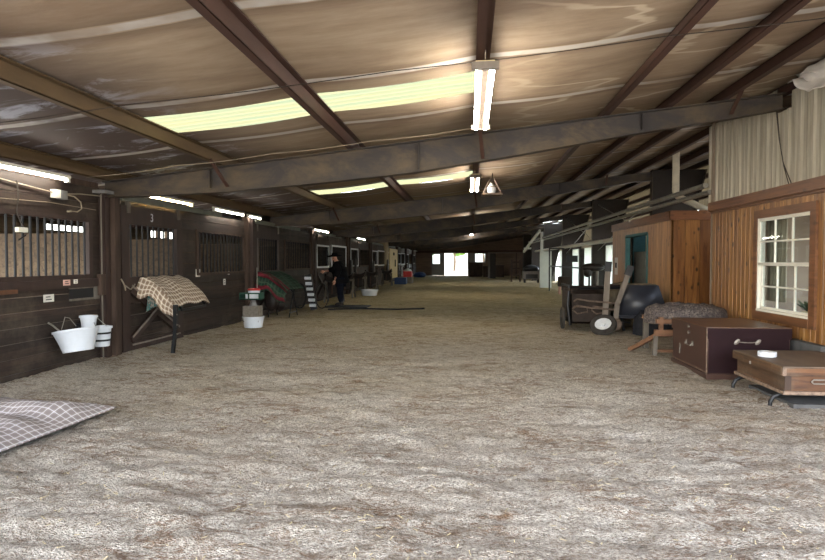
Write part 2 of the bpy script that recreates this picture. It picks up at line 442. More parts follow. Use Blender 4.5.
w = bpy.data.worlds.new('sky'); sc.world = w; w.use_nodes = True
nt = w.node_tree; bg = nt.nodes['Background']
sk = nt.nodes.new('ShaderNodeTexSky'); sk.sky_type = 'NISHITA'; sk.sun_disc = False
sk.sun_elevation = math.radians(52); sk.sun_rotation = math.radians(200); sk.air_density = 1; sk.dust_density = 2
hs = nt.nodes.new('ShaderNodeHueSaturation'); hs.inputs['Saturation'].default_value = .55
nt.links.new(sk.outputs[0], hs.inputs['Color']); nt.links.new(hs.outputs[0], bg.inputs[0]); bg.inputs[1].default_value = 1.15
sl = bpy.data.lights.new('sun', 'SUN'); so = bpy.data.objects.new('sun', sl); col.objects.link(so)
sl.energy = 2.5; sl.angle = math.radians(.6); sl.color = (1, .95, .87)
so.rotation_euler = (math.radians(-30), math.radians(-22), 0); so.location = (3, -5, 12)

# ------------------------------------------------------------------ roof geometry
def zr(x): return 3.33 + .11 * x            # top of the rafters = underside of the purlins
PURL = [-8.8, -7.2, -5.5, -3.68, -1.72, .12, 1.93, 2.78, 3.52, 4.4, 5.3, 6.2]
YR = [8.8 + 7.7 * k for k in range(7)]      # rafters
YEND = 63.0
SKYL = [(y + 6.45, y + 7.25) for y in (0, 7.05, 14.7, 22.4, 30.1, 37.8, 45.5)]
def zs(x):
    sag = 0
    for a, b in zip(PURL, PURL[1:]):
        if a < x < b: sag = .032 * math.sin(PI * (x - a) / (b - a)) * min(1, (b - a) / 1.7)
    return zr(x) + .178 - sag
SKYR = [(38.5, 40.5), (43.0, 45.5)]
cxs = [-9.8 + .2 * i for i in range(86)]; cxs = sorted(set([round(c, 3) for c in cxs] + [-3.72, .1, 4.5, 6.3]))
cys = [-1.4]
while cys[-1] < YEND: cys.append(cys[-1] + 1.2)
cys = sorted(set(cys + [v for ab in SKYL + SKYR for v in ab]))
mb = MB(); cg = [[mb.b.verts.new((x, y, zs(x))) for x in cxs] for y in cys]
for j in range(len(cys) - 1):
    ym = (cys[j] + cys[j + 1]) / 2
    for i in range(len(cxs) - 1):
        xm = (cxs[i] + cxs[i + 1]) / 2
        if -3.72 < xm < .1 and any(a < ym < b for a, b in SKYL): continue
        if 4.5 < xm < 6.3 and any(a < ym < b for a, b in SKYR): continue
        mb.b.faces.new((cg[j][i], cg[j][i + 1], cg[j + 1][i + 1], cg[j + 1][i]))
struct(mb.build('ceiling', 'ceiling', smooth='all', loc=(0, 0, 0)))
ordn = ['nearest', 'second nearest', 'third nearest', 'fourth nearest', 'fifth nearest', 'sixth nearest', 'farthest']
for k, (a, b) in enumerate(SKYL):
    mb = MB(); n = 36
    mb.grid(lambda u, v: (-3.9 + 4.1 * u, a - .25 + (b - a + .55) * v, zr(-3.9 + 4.1 * u) + .205 + .02 * math.cos(v * 2 * PI * 9)), 4, 72, False)
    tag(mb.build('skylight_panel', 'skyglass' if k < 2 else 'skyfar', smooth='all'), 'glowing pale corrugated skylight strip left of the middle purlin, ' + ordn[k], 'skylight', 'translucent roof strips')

for k, (a, b) in enumerate(SKYR):
    mb = MB()
    mb.grid(lambda u, v: (4.4 + 2.0 * u, a - .2 + (b - a + .4) * v, zr(4.4 + 2.0 * u) + .205 + .02 * math.cos(v * 2 * PI * 24)), 4, 120, False)
    tag(mb.build('skylight_panel', 'skyclear', smooth='all'), 'whitish translucent roof panel above the right-hand columns, ' + ordn[k] + ' on that side', 'skylight', 'translucent panels over the right side')

def purlin(x, y0, y1):
    mb = MB(); z0 = zr(x); h = .165; f = .07; t = .012
    # Z-shaped cold-rolled section
    mb.box(x - t / 2, x + t / 2, y0, y1, z0, z0 + h)
    mb.box(x - f, x + t / 2, y0, y1, z0 - .001, z0 + t)
    mb.box(x - f, x - f + t, y0, y1, z0, z0 + .03)
    mb.box(x - t / 2, x + f, y0, y1, z0 + h - t, z0 + h)
    return mb
places = ['over the stalls at far left, nearly hidden', 'above the stall interiors at left', 'low over the stall fronts above the tube lights', 'crossing the upper left corner of the roof', 'left of the middle crossing the near skylight', 'in the middle carrying the two-tube lights', 'right of the middle lights', 'second to the right of the middle lights', 'third to the right of the middle lights', 'just inside the corrugated wall top', 'beyond the corrugated wall top', 'outermost at the right eave']
for x, pl in zip(PURL, places):
    tag(purlin(x, -1.4, YEND).build('roof_purlin', 'purlin_tan' if x in (-3.68, -5.5) else 'purlin'), 'long red-brown steel purlin, ' + pl, 'beam', 'roof purlins')

def rafter(Y, k):
    xs = [-5.6, -4.9, -3.6, -2.2, -.8, .6, 2.2, 3.6, 4.28] + ([4.76] if k else [])
    dp = [.22, .29, .38, .42, .44, .38, .29, .24, .2] + ([.22] if k else [])
    r = thing('steel_rafter', 'tapered dusty steel rafter crossing the aisle, ' + ordn[k] + ' to the camera', 'beam', (0, Y, zr(0) - .4), 'sloping steel rafters')
    mb = MB(); t = .012; fw = .09
    for (a, da), (b, db) in zip(list(zip(xs, dp)), list(zip(xs, dp))[1:]):
        def q(x, yy, z): return (x, Y + yy, z)
        A0, B0, A1, B1 = zr(a) - da, zr(b) - db, zr(a) - .002, zr(b) - .002
        mb.vf([q(a, -t, A0), q(b, -t, B0), q(b, -t, B1), q(a, -t, A1), q(a, t, A0), q(b, t, B0), q(b, t, B1), q(a, t, A1)],
              [(0, 1, 2, 3), (7, 6, 5, 4), (0, 4, 5, 1), (3, 2, 6, 7), (1, 5, 6, 2), (0, 3, 7, 4)])
    mb.build('web', 'steel', r)
    for nm, top in (('top_flange', 1), ('bottom_flange', 0)):
        mb = MB()
        for (a, da), (b, db) in zip(list(zip(xs, dp)), list(zip(xs, dp))[1:]):
            z0, z1 = (zr(a), zr(b)) if top else (zr(a) - da, zr(b) - db)
            mb.vf([(a, Y - fw, z0 - .014), (b, Y - fw, z1 - .014), (b, Y + fw, z1 - .014), (a, Y + fw, z0 - .014), (a, Y - fw, z0), (b, Y - fw, z1), (b, Y + fw, z1), (a, Y + fw, z0)],
                  [(3, 2, 1, 0), (4, 5, 6, 7), (0, 1, 5, 4), (1, 2, 6, 5), (2, 3, 7, 6), (3, 0, 4, 7)])
        mb.build(nm, 'steel', r)
    for x, d in ((-3.9, .33), (-.75, .44), (2.4, .27)):
        MB().box(x - .006, x + .006, Y - fw, Y - .01, zr(x) - d + .02, zr(x) - .02).build('stiffener', 'steel', r)
    # knee strap from purlin down to the rafter foot
    for x, d in ((-3.68, .36), (.12, .42), (3.52, .24)):
        MB().beam((x, Y - .55, zr(x) + .02), (x + .06, Y - .08, zr(x) - d + .05), .05, .02).build('brace', 'purlin', r)
for k, Y in enumerate(YR): rafter(Y, k)

# cable bracing wires under the sheet
for i, (a, b, lab) in enumerate([((-5.6, 5.3, zr(-5.6)), (4.2, 5.75, zr(4.2) + .0), 'thin dark brace rod crossing the nearest roof bay'),
                                 ((-5.5, 8.2, zr(-5.5) - .01), (.05, 8.05, zr(0) - .06), 'thin pale light wire strung from the stalls to the middle lamp')]):
    pts = [(a[0] + (b[0] - a[0]) * t, a[1] + (b[1] - a[1]) * t, a[2] + (b[2] - a[2]) * t - (.06 + .0 * i) * math.sin(PI * ((t * 4) % 1)) * .3 - .008) for t in [j / 24 for j in range(25)]]
    tag(MB().tube(pts, .0045, 5).build('roof_wire', 'darkwire' if i == 0 else 'wire'), lab, 'wire')

# ------------------------------------------------------------------ floor and outside ground
def fz(x, y):
    from mathutils import noise
    near = max(0, 1 - y / 26)
    z = .034 * near * noise.noise(Vector((x * 1.1, y * 1.9, 0))) + .026 * near * noise.noise(Vector((x * 3.0, y * 5.0, 3)))
    if y < 12: z += (1 - y / 12) ** .5 * (.026 * noise.noise(Vector((x * 6, y * 10, 5))) + .012 * noise.noise(Vector((x * 13, y * 16, 8))))
    z += .07 * math.exp(-((x + 5.62) / .32) ** 2) * (.7 + .6 * noise.noise(Vector((0, y * .9, 9)))) * max(.15, 1 - abs(y - 8.3) / 9)
    return z - .02
mb = MB()
ys = [.4]; 
while ys[-1] < YEND + .4: ys.append(ys[-1] + max(.035, ys[-1] * .0095))
xs = []
x = -6.3
while x < 6.9: xs.append(x); x += .045
g = [[mb.b.verts.new((x, y, fz(x, y))) for x in xs] for y in ys]
for a, b in zip(g, g[1:]):
    for i in range(len(xs) - 1): mb.b.faces.new((a[i], a[i + 1], b[i + 1], b[i]))
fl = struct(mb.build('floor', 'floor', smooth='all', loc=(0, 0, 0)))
tag(box(-60, 60, -40, 130, -.16, -.09).build('outside_ground', 'outground'), None, None, None, 'structure')
# loose curls of straw and shavings
rs = random.Random(3); mb = MB()
for i in range(1300):
    y = 1.6 + 9 * rs.random() ** 1.6; x = rs.uniform(-.95, .75) * y; x = max(-5.3, min(4.1, x)); a = rs.uniform(0, PI); l = rs.uniform(.012, .045)
    z = fz(x, y) + .006
    mb.beam((x, y, z), (x + l * math.cos(a), y + l * math.sin(a), z + rs.uniform(-.004, .012)), .005, .002)
tag(mb.build('loose_straw', 'straw'), 'short loose pale straw bits scattered on the near shavings', 'straw', None, 'stuff')

# ------------------------------------------------------------------ left stalls
XL = -5.65
def boards(mb, y0, y1, z0, z1, x, h=.19, t=.04):
    z = z0; i = 0
    while z < z1 - .01:
        zz = min(z + h, z1); o = random.uniform(-.006, .006)
        mb.box(x - t, x + o, y0, y1, z, zz - .008); z = zz; i += 1
    return mb
mb = MB()
boards(mb, 4.6, 8.72, -.1, 1.26, XL); boards(mb, 4.6, 8.72, 2.12, 2.62, XL, .25)
mb.box(XL - .04, XL, 8.42, 8.72, 1.2, 2.2); boards(mb, 4.6, 5.6, 1.26, 2.12, XL)
POSTS = [8.84 + .12] + [14.9 + 6.2 * k for k in range(8)]
for k, P in enumerate(POSTS):
    Pn = POSTS[k + 1] if k + 1 < len(POSTS) else YEND
    boards(mb, P + 2.1, Pn, -.1, 1.22, XL)
    boards(mb, P + .1, Pn, 2.14, 2.52 - .01, XL, .2)
    boards(mb, P + 2.2, P + 3.0, 1.22, 2.14, XL, .23)
    mb.box(XL - .04, XL, Pn - .25, Pn, 1.2, 2.2)
struct(mb.build('wall_left', 'stall', loc=(0, 0, 0)))
mb = MB()
mb.box(-9.45, -9.36, 10.6, YEND, -.1, 2.2)  # nearer stretch left open, out of view, to let light into the stall
for a, b in ((10.6, 12.5), (13.9, 16.9), (17.3, 17.45), (17.85, 18.0), (18.4, YEND)): mb.box(-9.45, -9.36, a, b, 2.2, 2.6)
mb.box(-9.45, -9.36, 12.5, 13.9, 2.33, 2.6)
boards(mb, 10.6, YEND, 0, 2.2, -9.33, .3, .03)
struct(mb.build('wall_stall_back', 'stall_in', loc=(0, 0, 0)))
mb = MB()
for k, P in enumerate([8.84] + POSTS[1:]):
    mb.box(-9.35, XL - .08, P - .05, P + .05, -.05, 1.93)
    mb.box(-9.35, XL - .08, P + 2.6, P + 2.68, -.05, 1.93)
struct(mb.build('wall_stall_dividers', 'stall_in', loc=(0, 0, 0)))
struct(box(-9.4, XL - .05, 1, YEND, -.1, -.03).build('floor_stalls', 'stall_worn'))

bay = ['beside the plaid rack', 'behind the green blanket', 'just past the person', 'second past the person', 'third past the person', 'fourth past the person', 'before the cream door', 'after the cream door', 'last at the far end']
for k, P in enumerate(POSTS):
    p = thing('stall_post', 'dark wooden post between stall fronts, ' + (['beside the white buckets', 'behind the small crate feeder', 'left of the person'] + [n + ' one past the person along the row' for n in ('first', 'second', 'third', 'fourth', 'fifth', 'last')])[k], 'post', (XL + .02, P - .1, 0), 'stall posts')
    MB().box(XL - .06, XL + .1, P - .26, P - .14, -.1, 2.6).bevel(.01, 1).build('timber', 'post' if k else 'stall_red', p)
    MB().box(XL - .02, XL + .17, P - .12, P + .02, -.1, 2.56).bevel(.01, 1).build('timber', 'stall_red' if k else 'post', p)

def grille(y0, y1, z0, z1, nb, label, group, x=XL, mat='post', fw=.06):
    r = thing('stall_grille', label, 'grille', (x, (y0 + y1) / 2, z0), group)
    mb = MB(); d = .03
    mb.box(x - .03, x + d, y0, y0 + fw, z0, z1).box(x - .03, x + d, y1 - fw, y1, z0, z1)
    mb.box(x - .03, x + d, y0 + fw, y1 - fw, z1 - fw * .7, z1).box(x - .03, x + d, y0 + fw, y1 - fw, z0, z0 + fw * .7)
    mb.build('frame', mat, r)
    for i in range(nb):
        yy = y0 + fw + (y1 - y0 - 2 * fw) * (i + .5) / nb
        MB().tube([(x, yy, z0 + .01), (x, yy, z1 - .01)], .016, 6).build('bar', 'bar', r)
    return r
# nearest stall front
grille(5.6, 8.5, 1.24, 2.14, 20, 'dark barred stall window nearest the camera, above the hanging tub', 'stall grilles', XL, 'stall_red', .09)
struct(MB().box(XL - .02, XL + .07, 5.0, 8.62, 1.12, 1.24).bevel(.01, 1).build('trim_1', 'stall_red'))

def stall_door(k, P):
    y0, y1 = P + .12, P + 2.15; x = XL + .1
    far = k >= 2
    r = thing('sliding_stall_door', 'dark sliding stall door with bars and X braces, ' + bay[k], 'door', (x, (y0 + y1) / 2, 0), 'sliding stall doors')
    mb = MB(); boards(mb, y0 + .06, y1 - .06, .04, 1.2, x - .01, .19, .03); mb.build('lower_panel', 'stall', r)
    mb = MB(); f = .22 if not far else .14
    mb.box(x - .03, x + .03, y0, y0 + f, .03, 2.4).box(x - .03, x + .03, y1 - f, y1, .03, 2.4)
    mb.box(x - .03, x + .03, y0 + f, y1 - f, 2.1, 2.4).box(x - .03, x + .03, y0 + f, y1 - f, 1.08, 1.24).box(x - .03, x + .03, y0 + f, y1 - f, .03, .16)
    mb.build('frame', 'stall_red' if not far else 'post', r)
    gy0, gy1 = y0 + f, y1 - f
    if far or k == 1:
        mb = MB(); w = .06 if far else .045
        mb.box(x - .01, x + .045, gy0 - w, gy0, 1.24, 2.1).box(x - .01, x + .045, gy1, gy1 + w, 1.24, 2.1)
        if far: mb.box(x - .01, x + .045, gy0, gy1, 2.1 - w, 2.1).box(x - .01, x + .045, gy0, gy1, 1.24, 1.24 + w)
        tag(mb.build('grille_edging', 'whiteframe' if far else 'greyframe', r), 'pale metal edging of the bars' , None)
    nb = 9 if k < 4 else 5
    for i in range(nb):
        yy = gy0 + (gy1 - gy0) * (i + .5) / nb
        MB().tube([(x, yy, 1.2), (x, yy, 2.12)], .015, 6).build('bar', 'bar', r)
    for s_ in (0, 1):
        a, b = ((gy0, .2), (gy1, 1.04)) if s_ else ((gy0, 1.04), (gy1, .2))
        br = MB().beam((x + .04 + .006 * s_, a[0], a[1]), (x + .04 + .006 * s_, b[0], b[1]), .04, .11, (1, 0, 0) if 0 else (0, 0, 1)).build('brace', 'stall_red', r)
        if k == 0:
            MB().beam((x + .068, a[0], a[1] + .055), (x + .068, b[0], b[1] + .055), .012, .034).build('bare_edge', 'brace', br)
    for yy in (y0 + .15, y1 - .2):
        MB().box(x + .005, x + .05, yy, yy + .09, 2.28, 2.56).build('hanger', 'greypost', r)
    if k == 0:
        text_mesh('3', .2, 'white', r, (x + .036, (y0 + y1) / 2 - .1, 2.24), (PI / 2, 0, PI / 2), .002, 'stall_number')
        MB().box(x + .07, x + .085, gy0 - .02, gy1 - .0, .12, .145).build('bare_edge', 'brace', r)
    return r
for k, P in enumerate(POSTS):
    stall_door(k, P)
    Pn = POSTS[k + 1] if k + 1 < len(POSTS) else YEND
    if k < 7:
        grille(P + 2.98, Pn - .3, 1.2, 2.16, 14 if k < 3 else 7, 'fixed barred stall window with worn frame, ' + ['right of door 3', 'left of the person above the dark saddle', 'above the person\'s hat', 'second past the person', 'third past the person', 'fourth past the person', 'fifth past the person'][k], 'stall grilles', XL + .01, 'whiteframe' if k in (2, 4, 6) else 'post', .08 if k < 2 else .1)
    # door track
    t = thing('door_track', 'grey-green sliding door track above the stalls, ' + bay[k], 'rail', (XL + .16, P + .1, 2.5), 'door tracks')
    y1 = P + (3.9 if k == 0 else 4.1)
    MB().box(XL + .1, XL + .19, P + .05, y1, 2.5, 2.56).box(XL + .175, XL + .19, P + .05, y1, 2.46, 2.5).build('track', 'rail', t)
    MB().box(XL - .02, XL + .1, P + .3, P + .36, 2.48, 2.56).box(XL - .02, XL + .1, y1 - .4, y1 - .34, 2.48, 2.56).build('bracket', 'greybox', t)
text_mesh('1', .16, 'paper', None, (XL + .012, 11.3, 1.86), (PI / 2, 0, PI / 2), .004, 'number_plate')
tag(bpy.data.objects['number_plate'], 'small white number on the dark boards right of door 3', 'sign')

# trim along the stall tops
struct(MB().box(XL - .06, XL + .02, 4.6, 8.66, 2.6, 2.68).build('trim_2', 'post'))

# cream door and pale round column further down
r = thing('cream_door', 'cream painted door panel among the far dark stalls', 'door', (XL + .3, 41.5, 0))
MB().box(XL + .2, XL + .26, 40.3, 44.6, .3, 2.35).build('leaf', 'stain', r)
MB().box(XL + .26, XL + .3, 42.9, 43.2, 1.1, 1.6).build('latch_plate', 'ink', r)
MB().box(XL + .26, XL + .29, 42.0, 42.6, 1.9, 2.1).build('sign_plate', 'ink', r)
c = MB().tube([(XL - .1, 39.6, 0), (XL - .1, 39.6, 3.0)], .37, 16).build('round_column', 'tan_siding', smooth=True)
tag(c, 'thick pale round column rising above the far stalls', 'column')

# tube lights over the stalls
def tube_light(y0, y1, k, lab, two=False, mat='tube', gap=0):
    r = thing('tube_light', lab, 'light', (-5.5, (y0 + y1) / 2, 2.62), 'tube lights over the stalls')
    MB().box(-5.54, -5.46, y0, y1, 2.63, 2.67).bevel(.008, 1).build('housing', 'winwhite', r)
    MB().tube([(-5.5, y0 + .05, 2.612), (-5.5, y1 - .05, 2.612)], .015, 10).build('tube', mat, r, smooth=True)
    for yy in (y0, y1 - .05): MB().box(-5.53, -5.47, yy, yy + .05, 2.575, 2.64).build('socket', 'winwhite', r)
tube_light(5.35, 7.8, 0, 'single lit tube light nearest the camera, at the left edge above the barred window')
tube_light(9.6, 11.5, 1, 'yellowish lit tube light above stall door 3', mat='tubeyellow')
tube_light(12.5, 14.2, 2, 'white lit tube light above the stall boards right of door 3')
tube_light(14.5, 15.4, 3, 'short lit tube light just past the white one right of door 3')
tube_light(20.8, 23.0, 4, 'small lit tube light above the dark saddle and the person')
tube_light(29.0, 31.2, 5, 'tiny far tube light past the person')

# middle two-tube fixtures
def mid_light(x, y0, y1, z, lab, tubes=2):
    r = thing('ceiling_light', lab, 'light', (x, (y0 + y1) / 2, z), 'lights under the middle purlin')
    MB().box(x - .085, x + .085, y0 + .08, y1 - .08, z + .035, z + .085).bevel(.01, 1).build('housing', 'stain', r)
    MB().box(x - .03, x + .03, y0 + .08, y1 - .08, z - .0, z + .036).build('reflector', 'rustpipe', r)
    for s_ in (-1, 1): MB().tube([(x + s_ * .062, y0 + .1, z), (x + s_ * .062, y1 - .1, z)], .024, 10).build('tube', 'tube', r, smooth=True)
    for yy in (y0, y1 - .09): MB().box(x - .12, x + .12, yy, yy + .07, z - .01, z + .05).bevel(.02, 2).build('end_cap', 'greywood', r)
    for yy in (y0 + .05, y1 - .05): MB().tube([(x, yy, z + .08), (x, yy, zr(x) + .02)], .006, 5).build('hanger', 'wire', r)
mid_light(.13, 5.35, 7.9, 3.2, 'big two-tube fluorescent light nearest the camera under the middle purlin')
mid_light(.1, 12.3, 14.8, 3.2, 'second two-tube light under the middle purlin, left of the wire cage')
mid_light(.1, 24.8, 27.2, 3.2, 'third two-tube light, small, far down the middle purlin')
mid_light(.1, 38, 40.4, 3.2, 'farthest tiny two-tube light of the middle purlin')

# hanging wire cage with a white jug
r = thing('hanging_cage', 'small wire cage with white lamp hanging beside the second middle light', 'cage', (.47, 13.2, 2.93))
mb = MB(); cx, cy = .47, 13.2
for a, b in ((-1, -1), (1, -1), (1, 1), (-1, 1)): mb.tube([(cx + a * .19, cy + b * .19, 2.95), (cx + a * .05, cy + b * .05, 3.27)], .009, 5)
for z, q in ((2.95, .19), (3.1, .13)): mb.tube([(cx - q, cy - q, z), (cx + q, cy - q, z), (cx + q, cy + q, z), (cx - q, cy + q, z), (cx - q, cy - q, z)], .009, 5)
mb.build('cage', 'rustpipe', r)
MB().box(cx - .22, cx + .22, cy - .22, cy + .22, 2.925, 2.95).build('tray', 'rustpipe', r)
MB().lathe((cx - .01, cy, 2.95), [(.03, 0), (.08, .03), (.095, .12), (.07, .18), (.03, .22), (.03, .24)], 14).build('lamp_body', 'hub', r, smooth=True)
MB().tube([(cx, cy, 3.24), (cx + .01, cy, zr(cx) + .02)], .008, 5).build('hanger', 'darkwire', r)

# ------------------------------------------------------------------ electrics on the near stall front
r = thing('junction_box', 'small pale grey electrical box with a dangling cord above the near barred window', 'electrical box', (XL + .06, 7.55, 2.36))
MB().box(XL, XL + .08, 7.64, 7.74, 2.36, 2.47).bevel(.008, 1).build('box', 'winwhite', r)
MB().box(XL, XL + .08, 7.76, 7.88, 2.35, 2.47).bevel(.008, 1).build('box', 'greybox', r)
MB().tube([(XL + .05, 7.88, 2.42), (XL + .08, 8.02, 2.41), (XL + .1, 8.13, 2.34), (XL + .1, 8.15, 2.25), (XL + .08, 8.08, 2.2), (XL + .08, 7.94, 2.2)], .009, 6).build('cord', 'wire', r, smooth=True)
MB().tube([(XL + .08, 7.95, 2.2), (XL + .08, 7.87, 2.19)], .016, 6).build('plug', 'wire', r)
tag(MB().tube([(XL + .03, 5.2, 2.52), (XL + .03, 6.6, 2.5), (XL + .03, 7.64, 2.43)], .009, 6).tube([(XL + .03, 7.88, 2.43), (XL + .03, 8.2, 2.47), (XL + .04, 8.72, 2.49)], .009, 6).build('conduit', 'wire', smooth=True), 'thin pale conduit along the top of the near stall front', 'pipe')
tag(MB().tube([(XL + .02, 5.2, 2.28), (XL + .02, 6.5, 2.25), (XL + .02, 7.6, 2.29), (XL + .02, 8.6, 2.27)], .005, 5).build('wall_wire', 'wire'), 'thin pale wire along the boards above the near bars', 'wire')
r = thing('hanging_switch', 'small white switch on a dark cord in front of the near bars', 'switch', (XL + .06, 7.05, 1.8))
MB().tube([(XL + .05, 6.98, 2.5), (XL + .05, 7.0, 2.3), (XL + .06, 6.95, 2.12), (XL + .06, 7.02, 1.98), (XL + .06, 7.08, 1.92)], .008, 6).build('cord', 'darkwire', r, smooth=True)
MB().box(XL + .04, XL + .09, 6.94, 7.1, 1.86, 1.92).bevel(.008, 1).build('switch_body', 'winwhite', r)
MB().tube([(XL + .06, 7.1, 1.83), (XL + .07, 6.96, 1.76)], .01, 6).build('plug', 'black', r)
tag(MB().tube([(XL + .1, 8.6, 1.3), (XL + .1, 8.6, 2.52)], .011, 8).tube([(XL + .1, 8.6, -.05), (XL + .1, 8.6, 1.0)], .011, 8)  .build('conduit', 'greypost', smooth=True), 'upright grey conduit on the post beside the white buckets', 'pipe')
tag(MB().box(XL + .04, XL + .11, 8.56, 8.68, .98, 1.3).bevel(.015, 2).build('breaker_box', 'post'), 'narrow dark metal box on the post above the white buckets', 'electrical box')
r = thing('track_bracket', 'pale metal bracket and roller at the top of the post beside door 3', 'bracket', (XL + .12, 8.8, 2.5))
MB().box(XL, XL + .2, 8.55, 8.95, 2.52, 2.57).build('plate', 'greybox', r)
MB().tube([(XL + .1, 8.85, 2.44), (XL + .1, 9.05, 2.44)], .05, 10).build('roller', 'wire', r)
# labels and small boards
def sign(y, z, w, h, mat, lab, name='paper_label', cat='label', x=XL + .012, txt=None, ts=.03):
    o = thing(name, lab, cat, (x, y, z - h / 2))
    MB().box(x, x + .006, y - w / 2, y + w / 2, z - h / 2, z + h / 2).build('card', mat, o)
    if txt: text_mesh(txt, ts, 'ink', o, (x + .0075, y, z), (PI / 2, 0, PI / 2), .0008)
    else:
        mb = MB()
        for i in range(2): mb.box(x + .006, x + .0075, y - w * .3, y + w * (.15 + .12 * i), z + h * (.18 - .36 * i) - h * .06, z + h * (.18 - .36 * i) + h * .06)
        mb.build('writing', 'ink', o)
sign(7.83, 1.2, .14, .08, 'pinkpaper', 'small pink label under the near barred window', x=XL + .075)
sign(8.02, 1.21, .08, .06, 'paper', 'tiny cream label right of the pink label', x=XL + .075)
sign(7.55, 1.0, .2, .1, 'paper', 'white label plate on dark boards left of the feed opening')
sign(13.35, 1.02, .12, .14, 'paper', 'small white card on the boards left of the crate feeder')
sign(13.6, 1.22, .1, .08, 'paper', 'tiny white card above another on the stall boards')
sign(12.0, 1.25, .2, .16, 'paper', 'pale tag on the rail above the plaid blanket tip')
r = thing('feed_opening', 'square dark feed opening in the boards right of the white label', 'opening', (XL, 8.2, .98))
MB().box(XL + .0, XL + .03, 7.98, 8.6, 1.1, 1.14).box(XL, XL + .03, 7.98, 8.6, .93, .96).box(XL, XL + .05, 8.52, 8.62, .93, 1.14).build('frame', 'greypost', r)
MB().box(XL + .0, XL + .012, 7.98, 8.52, .96, 1.1).build('opening_shade', 'ink', r)  # flat black sheet stands in for the shade inside the opening
tag(MB().box(XL + .02, XL + .16, 5.6, 6.82, 1.1, 1.15).box(XL + .02, XL + .045, 5.6, 6.82, 1.15, 1.22).bevel(.004, 1).build('wall_shelf', 'tan_leather'), 'narrow brown wooden ledge on the near stall front at the left edge', 'shelf')

# ------------------------------------------------------------------ tubs and buckets by the post
def bucket_parts(c, r0, r1, h, root, mat='white', nm='bowl', sx=1, sy=1, ax=(0, 0, 1), lip=.015):
    MB().lathe(c, [(r0, 0), (r0 + (r1 - r0) * .5, h * .5), (r1, h - .03), (r1 + lip, h - .028), (r1 + lip, h), (r1 - .008, h), (r0 - .01 + (r1 - r0) * .5, h * .5), (r0 - .012, .015)], 28, ax, sx, sy).build(nm, mat, root, smooth=True)
r = thing('feed_tub', 'wide white feed tub tilted on a hook against the near stall front', 'tub', (XL + .31, 7.62, .25))
ax = Vector((-.17, .06, 1)).normalized()
bucket_parts((XL + .34, 7.68, .27), .19, .275, .30, r, ax=ax)
MB().tube([(XL + .15, 7.62, .52), (XL + .1, 7.5, .64), (XL + .1, 7.42, .68)], .012, 6).build('hook', 'galv', r)
MB().tube([(XL + .1, 7.98, .58), (XL + .06, 7.9, .7), (XL + .05, 7.82, .72), (XL + .08, 7.7, .56)], .006, 6).build('handle', 'galv', r, smooth=True)
r = thing('water_bucket', 'white bucket with two black bands hanging on the post right of the tub', 'bucket', (XL + .3, 8.26, .26))
bucket_parts((XL + .3, 8.26, .26), .105, .13, .29, r, nm='pail')
for z in (.335, .44): MB().lathe((XL + .3, 8.26, z), [(.112 + (z - .33) * .09, 0), (.117 + (z - .33) * .09, 0), (.119 + (z - .33) * .09, .028), (.112 + (z - .33) * .09, .028)], 24).build('band', 'black', r, smooth=True)
MB().tube([(XL + .3, 8.14, .54), (XL + .2, 8.2, .66), (XL + .17, 8.26, .7), (XL + .2, 8.32, .66), (XL + .3, 8.38, .54)], .005, 6).build('handle', 'galv', r, smooth=True)
r = thing('small_pail', 'small white pail behind and above the wide white tub', 'bucket', (XL + .14, 8.2, .49))
bucket_parts((XL + .14, 8.2, .49), .09, .11, .22, r, nm='pail')
MB().box(XL + .02, XL + .05, 8.1, 8.3, .52, .6).build('bracket', 'black', r)
# halter chain on the post
r = thing('chain', 'short chain and rope hanging on the post by door 3', 'chain', (XL + .2, 8.95, 1.0))
MB().tube([(XL + .2, 8.93, 1.22), (XL + .24, 8.98, 1.1), (XL + .22, 9.02, 1.04), (XL + .2, 9.02, 1.12)], .012, 6).build('rope', 'wire', r, smooth=True)
MB().tube([(XL + .18, 9.05, 1.12), (XL + .2, 9.2, 1.04), (XL + .18, 9.36, 1.12)], .011, 6).build('links', 'galv', r, smooth=True)

# ------------------------------------------------------------------ plaid blanket on the floor
def drape(fn, nu, nv, name, mat, parent=None, th=.012, **k):
    return MB().grid(fn, nu, nv).build(name, mat, parent, smooth='all', solid=th, **k)
from mathutils import noise as NZ
def floor_blanket(u, v):
    # corners on the ground: tip (right), far-left, near-left
    tip = Vector((-3.52, 5.66, 0)); fl_ = Vector((-5.5, 5.72, 0)); nl = Vector((-3.62, 3.5, 0)); ol = Vector((-5.6, 3.4, 0))
    a = fl_.lerp(tip, u); b = ol.lerp(nl, u)
    p = a.lerp(b, v)
    p.y -= .0
    e = min(1, min(u, 1 - u, v, 1 - v) * 9)
    e1 = min(1, (1 - u) * 7)
    z = .03 + .11 * e + .055 * NZ.noise(Vector((u * 3.2, v * 7, 1))) * e + .03 * NZ.noise(Vector((u * 9, v * 9, 4))) * e
    z += .05 * math.exp(-((v - .45 + .25 * u) / .07) ** 2) * e1
    return (p.x, p.y, z)
o = drape(floor_blanket, 60, 50, 'plaid_blanket', 'plaid_floor')
tag(o, 'grey-brown plaid horse blanket lying flat on the shavings at the left edge', 'blanket')

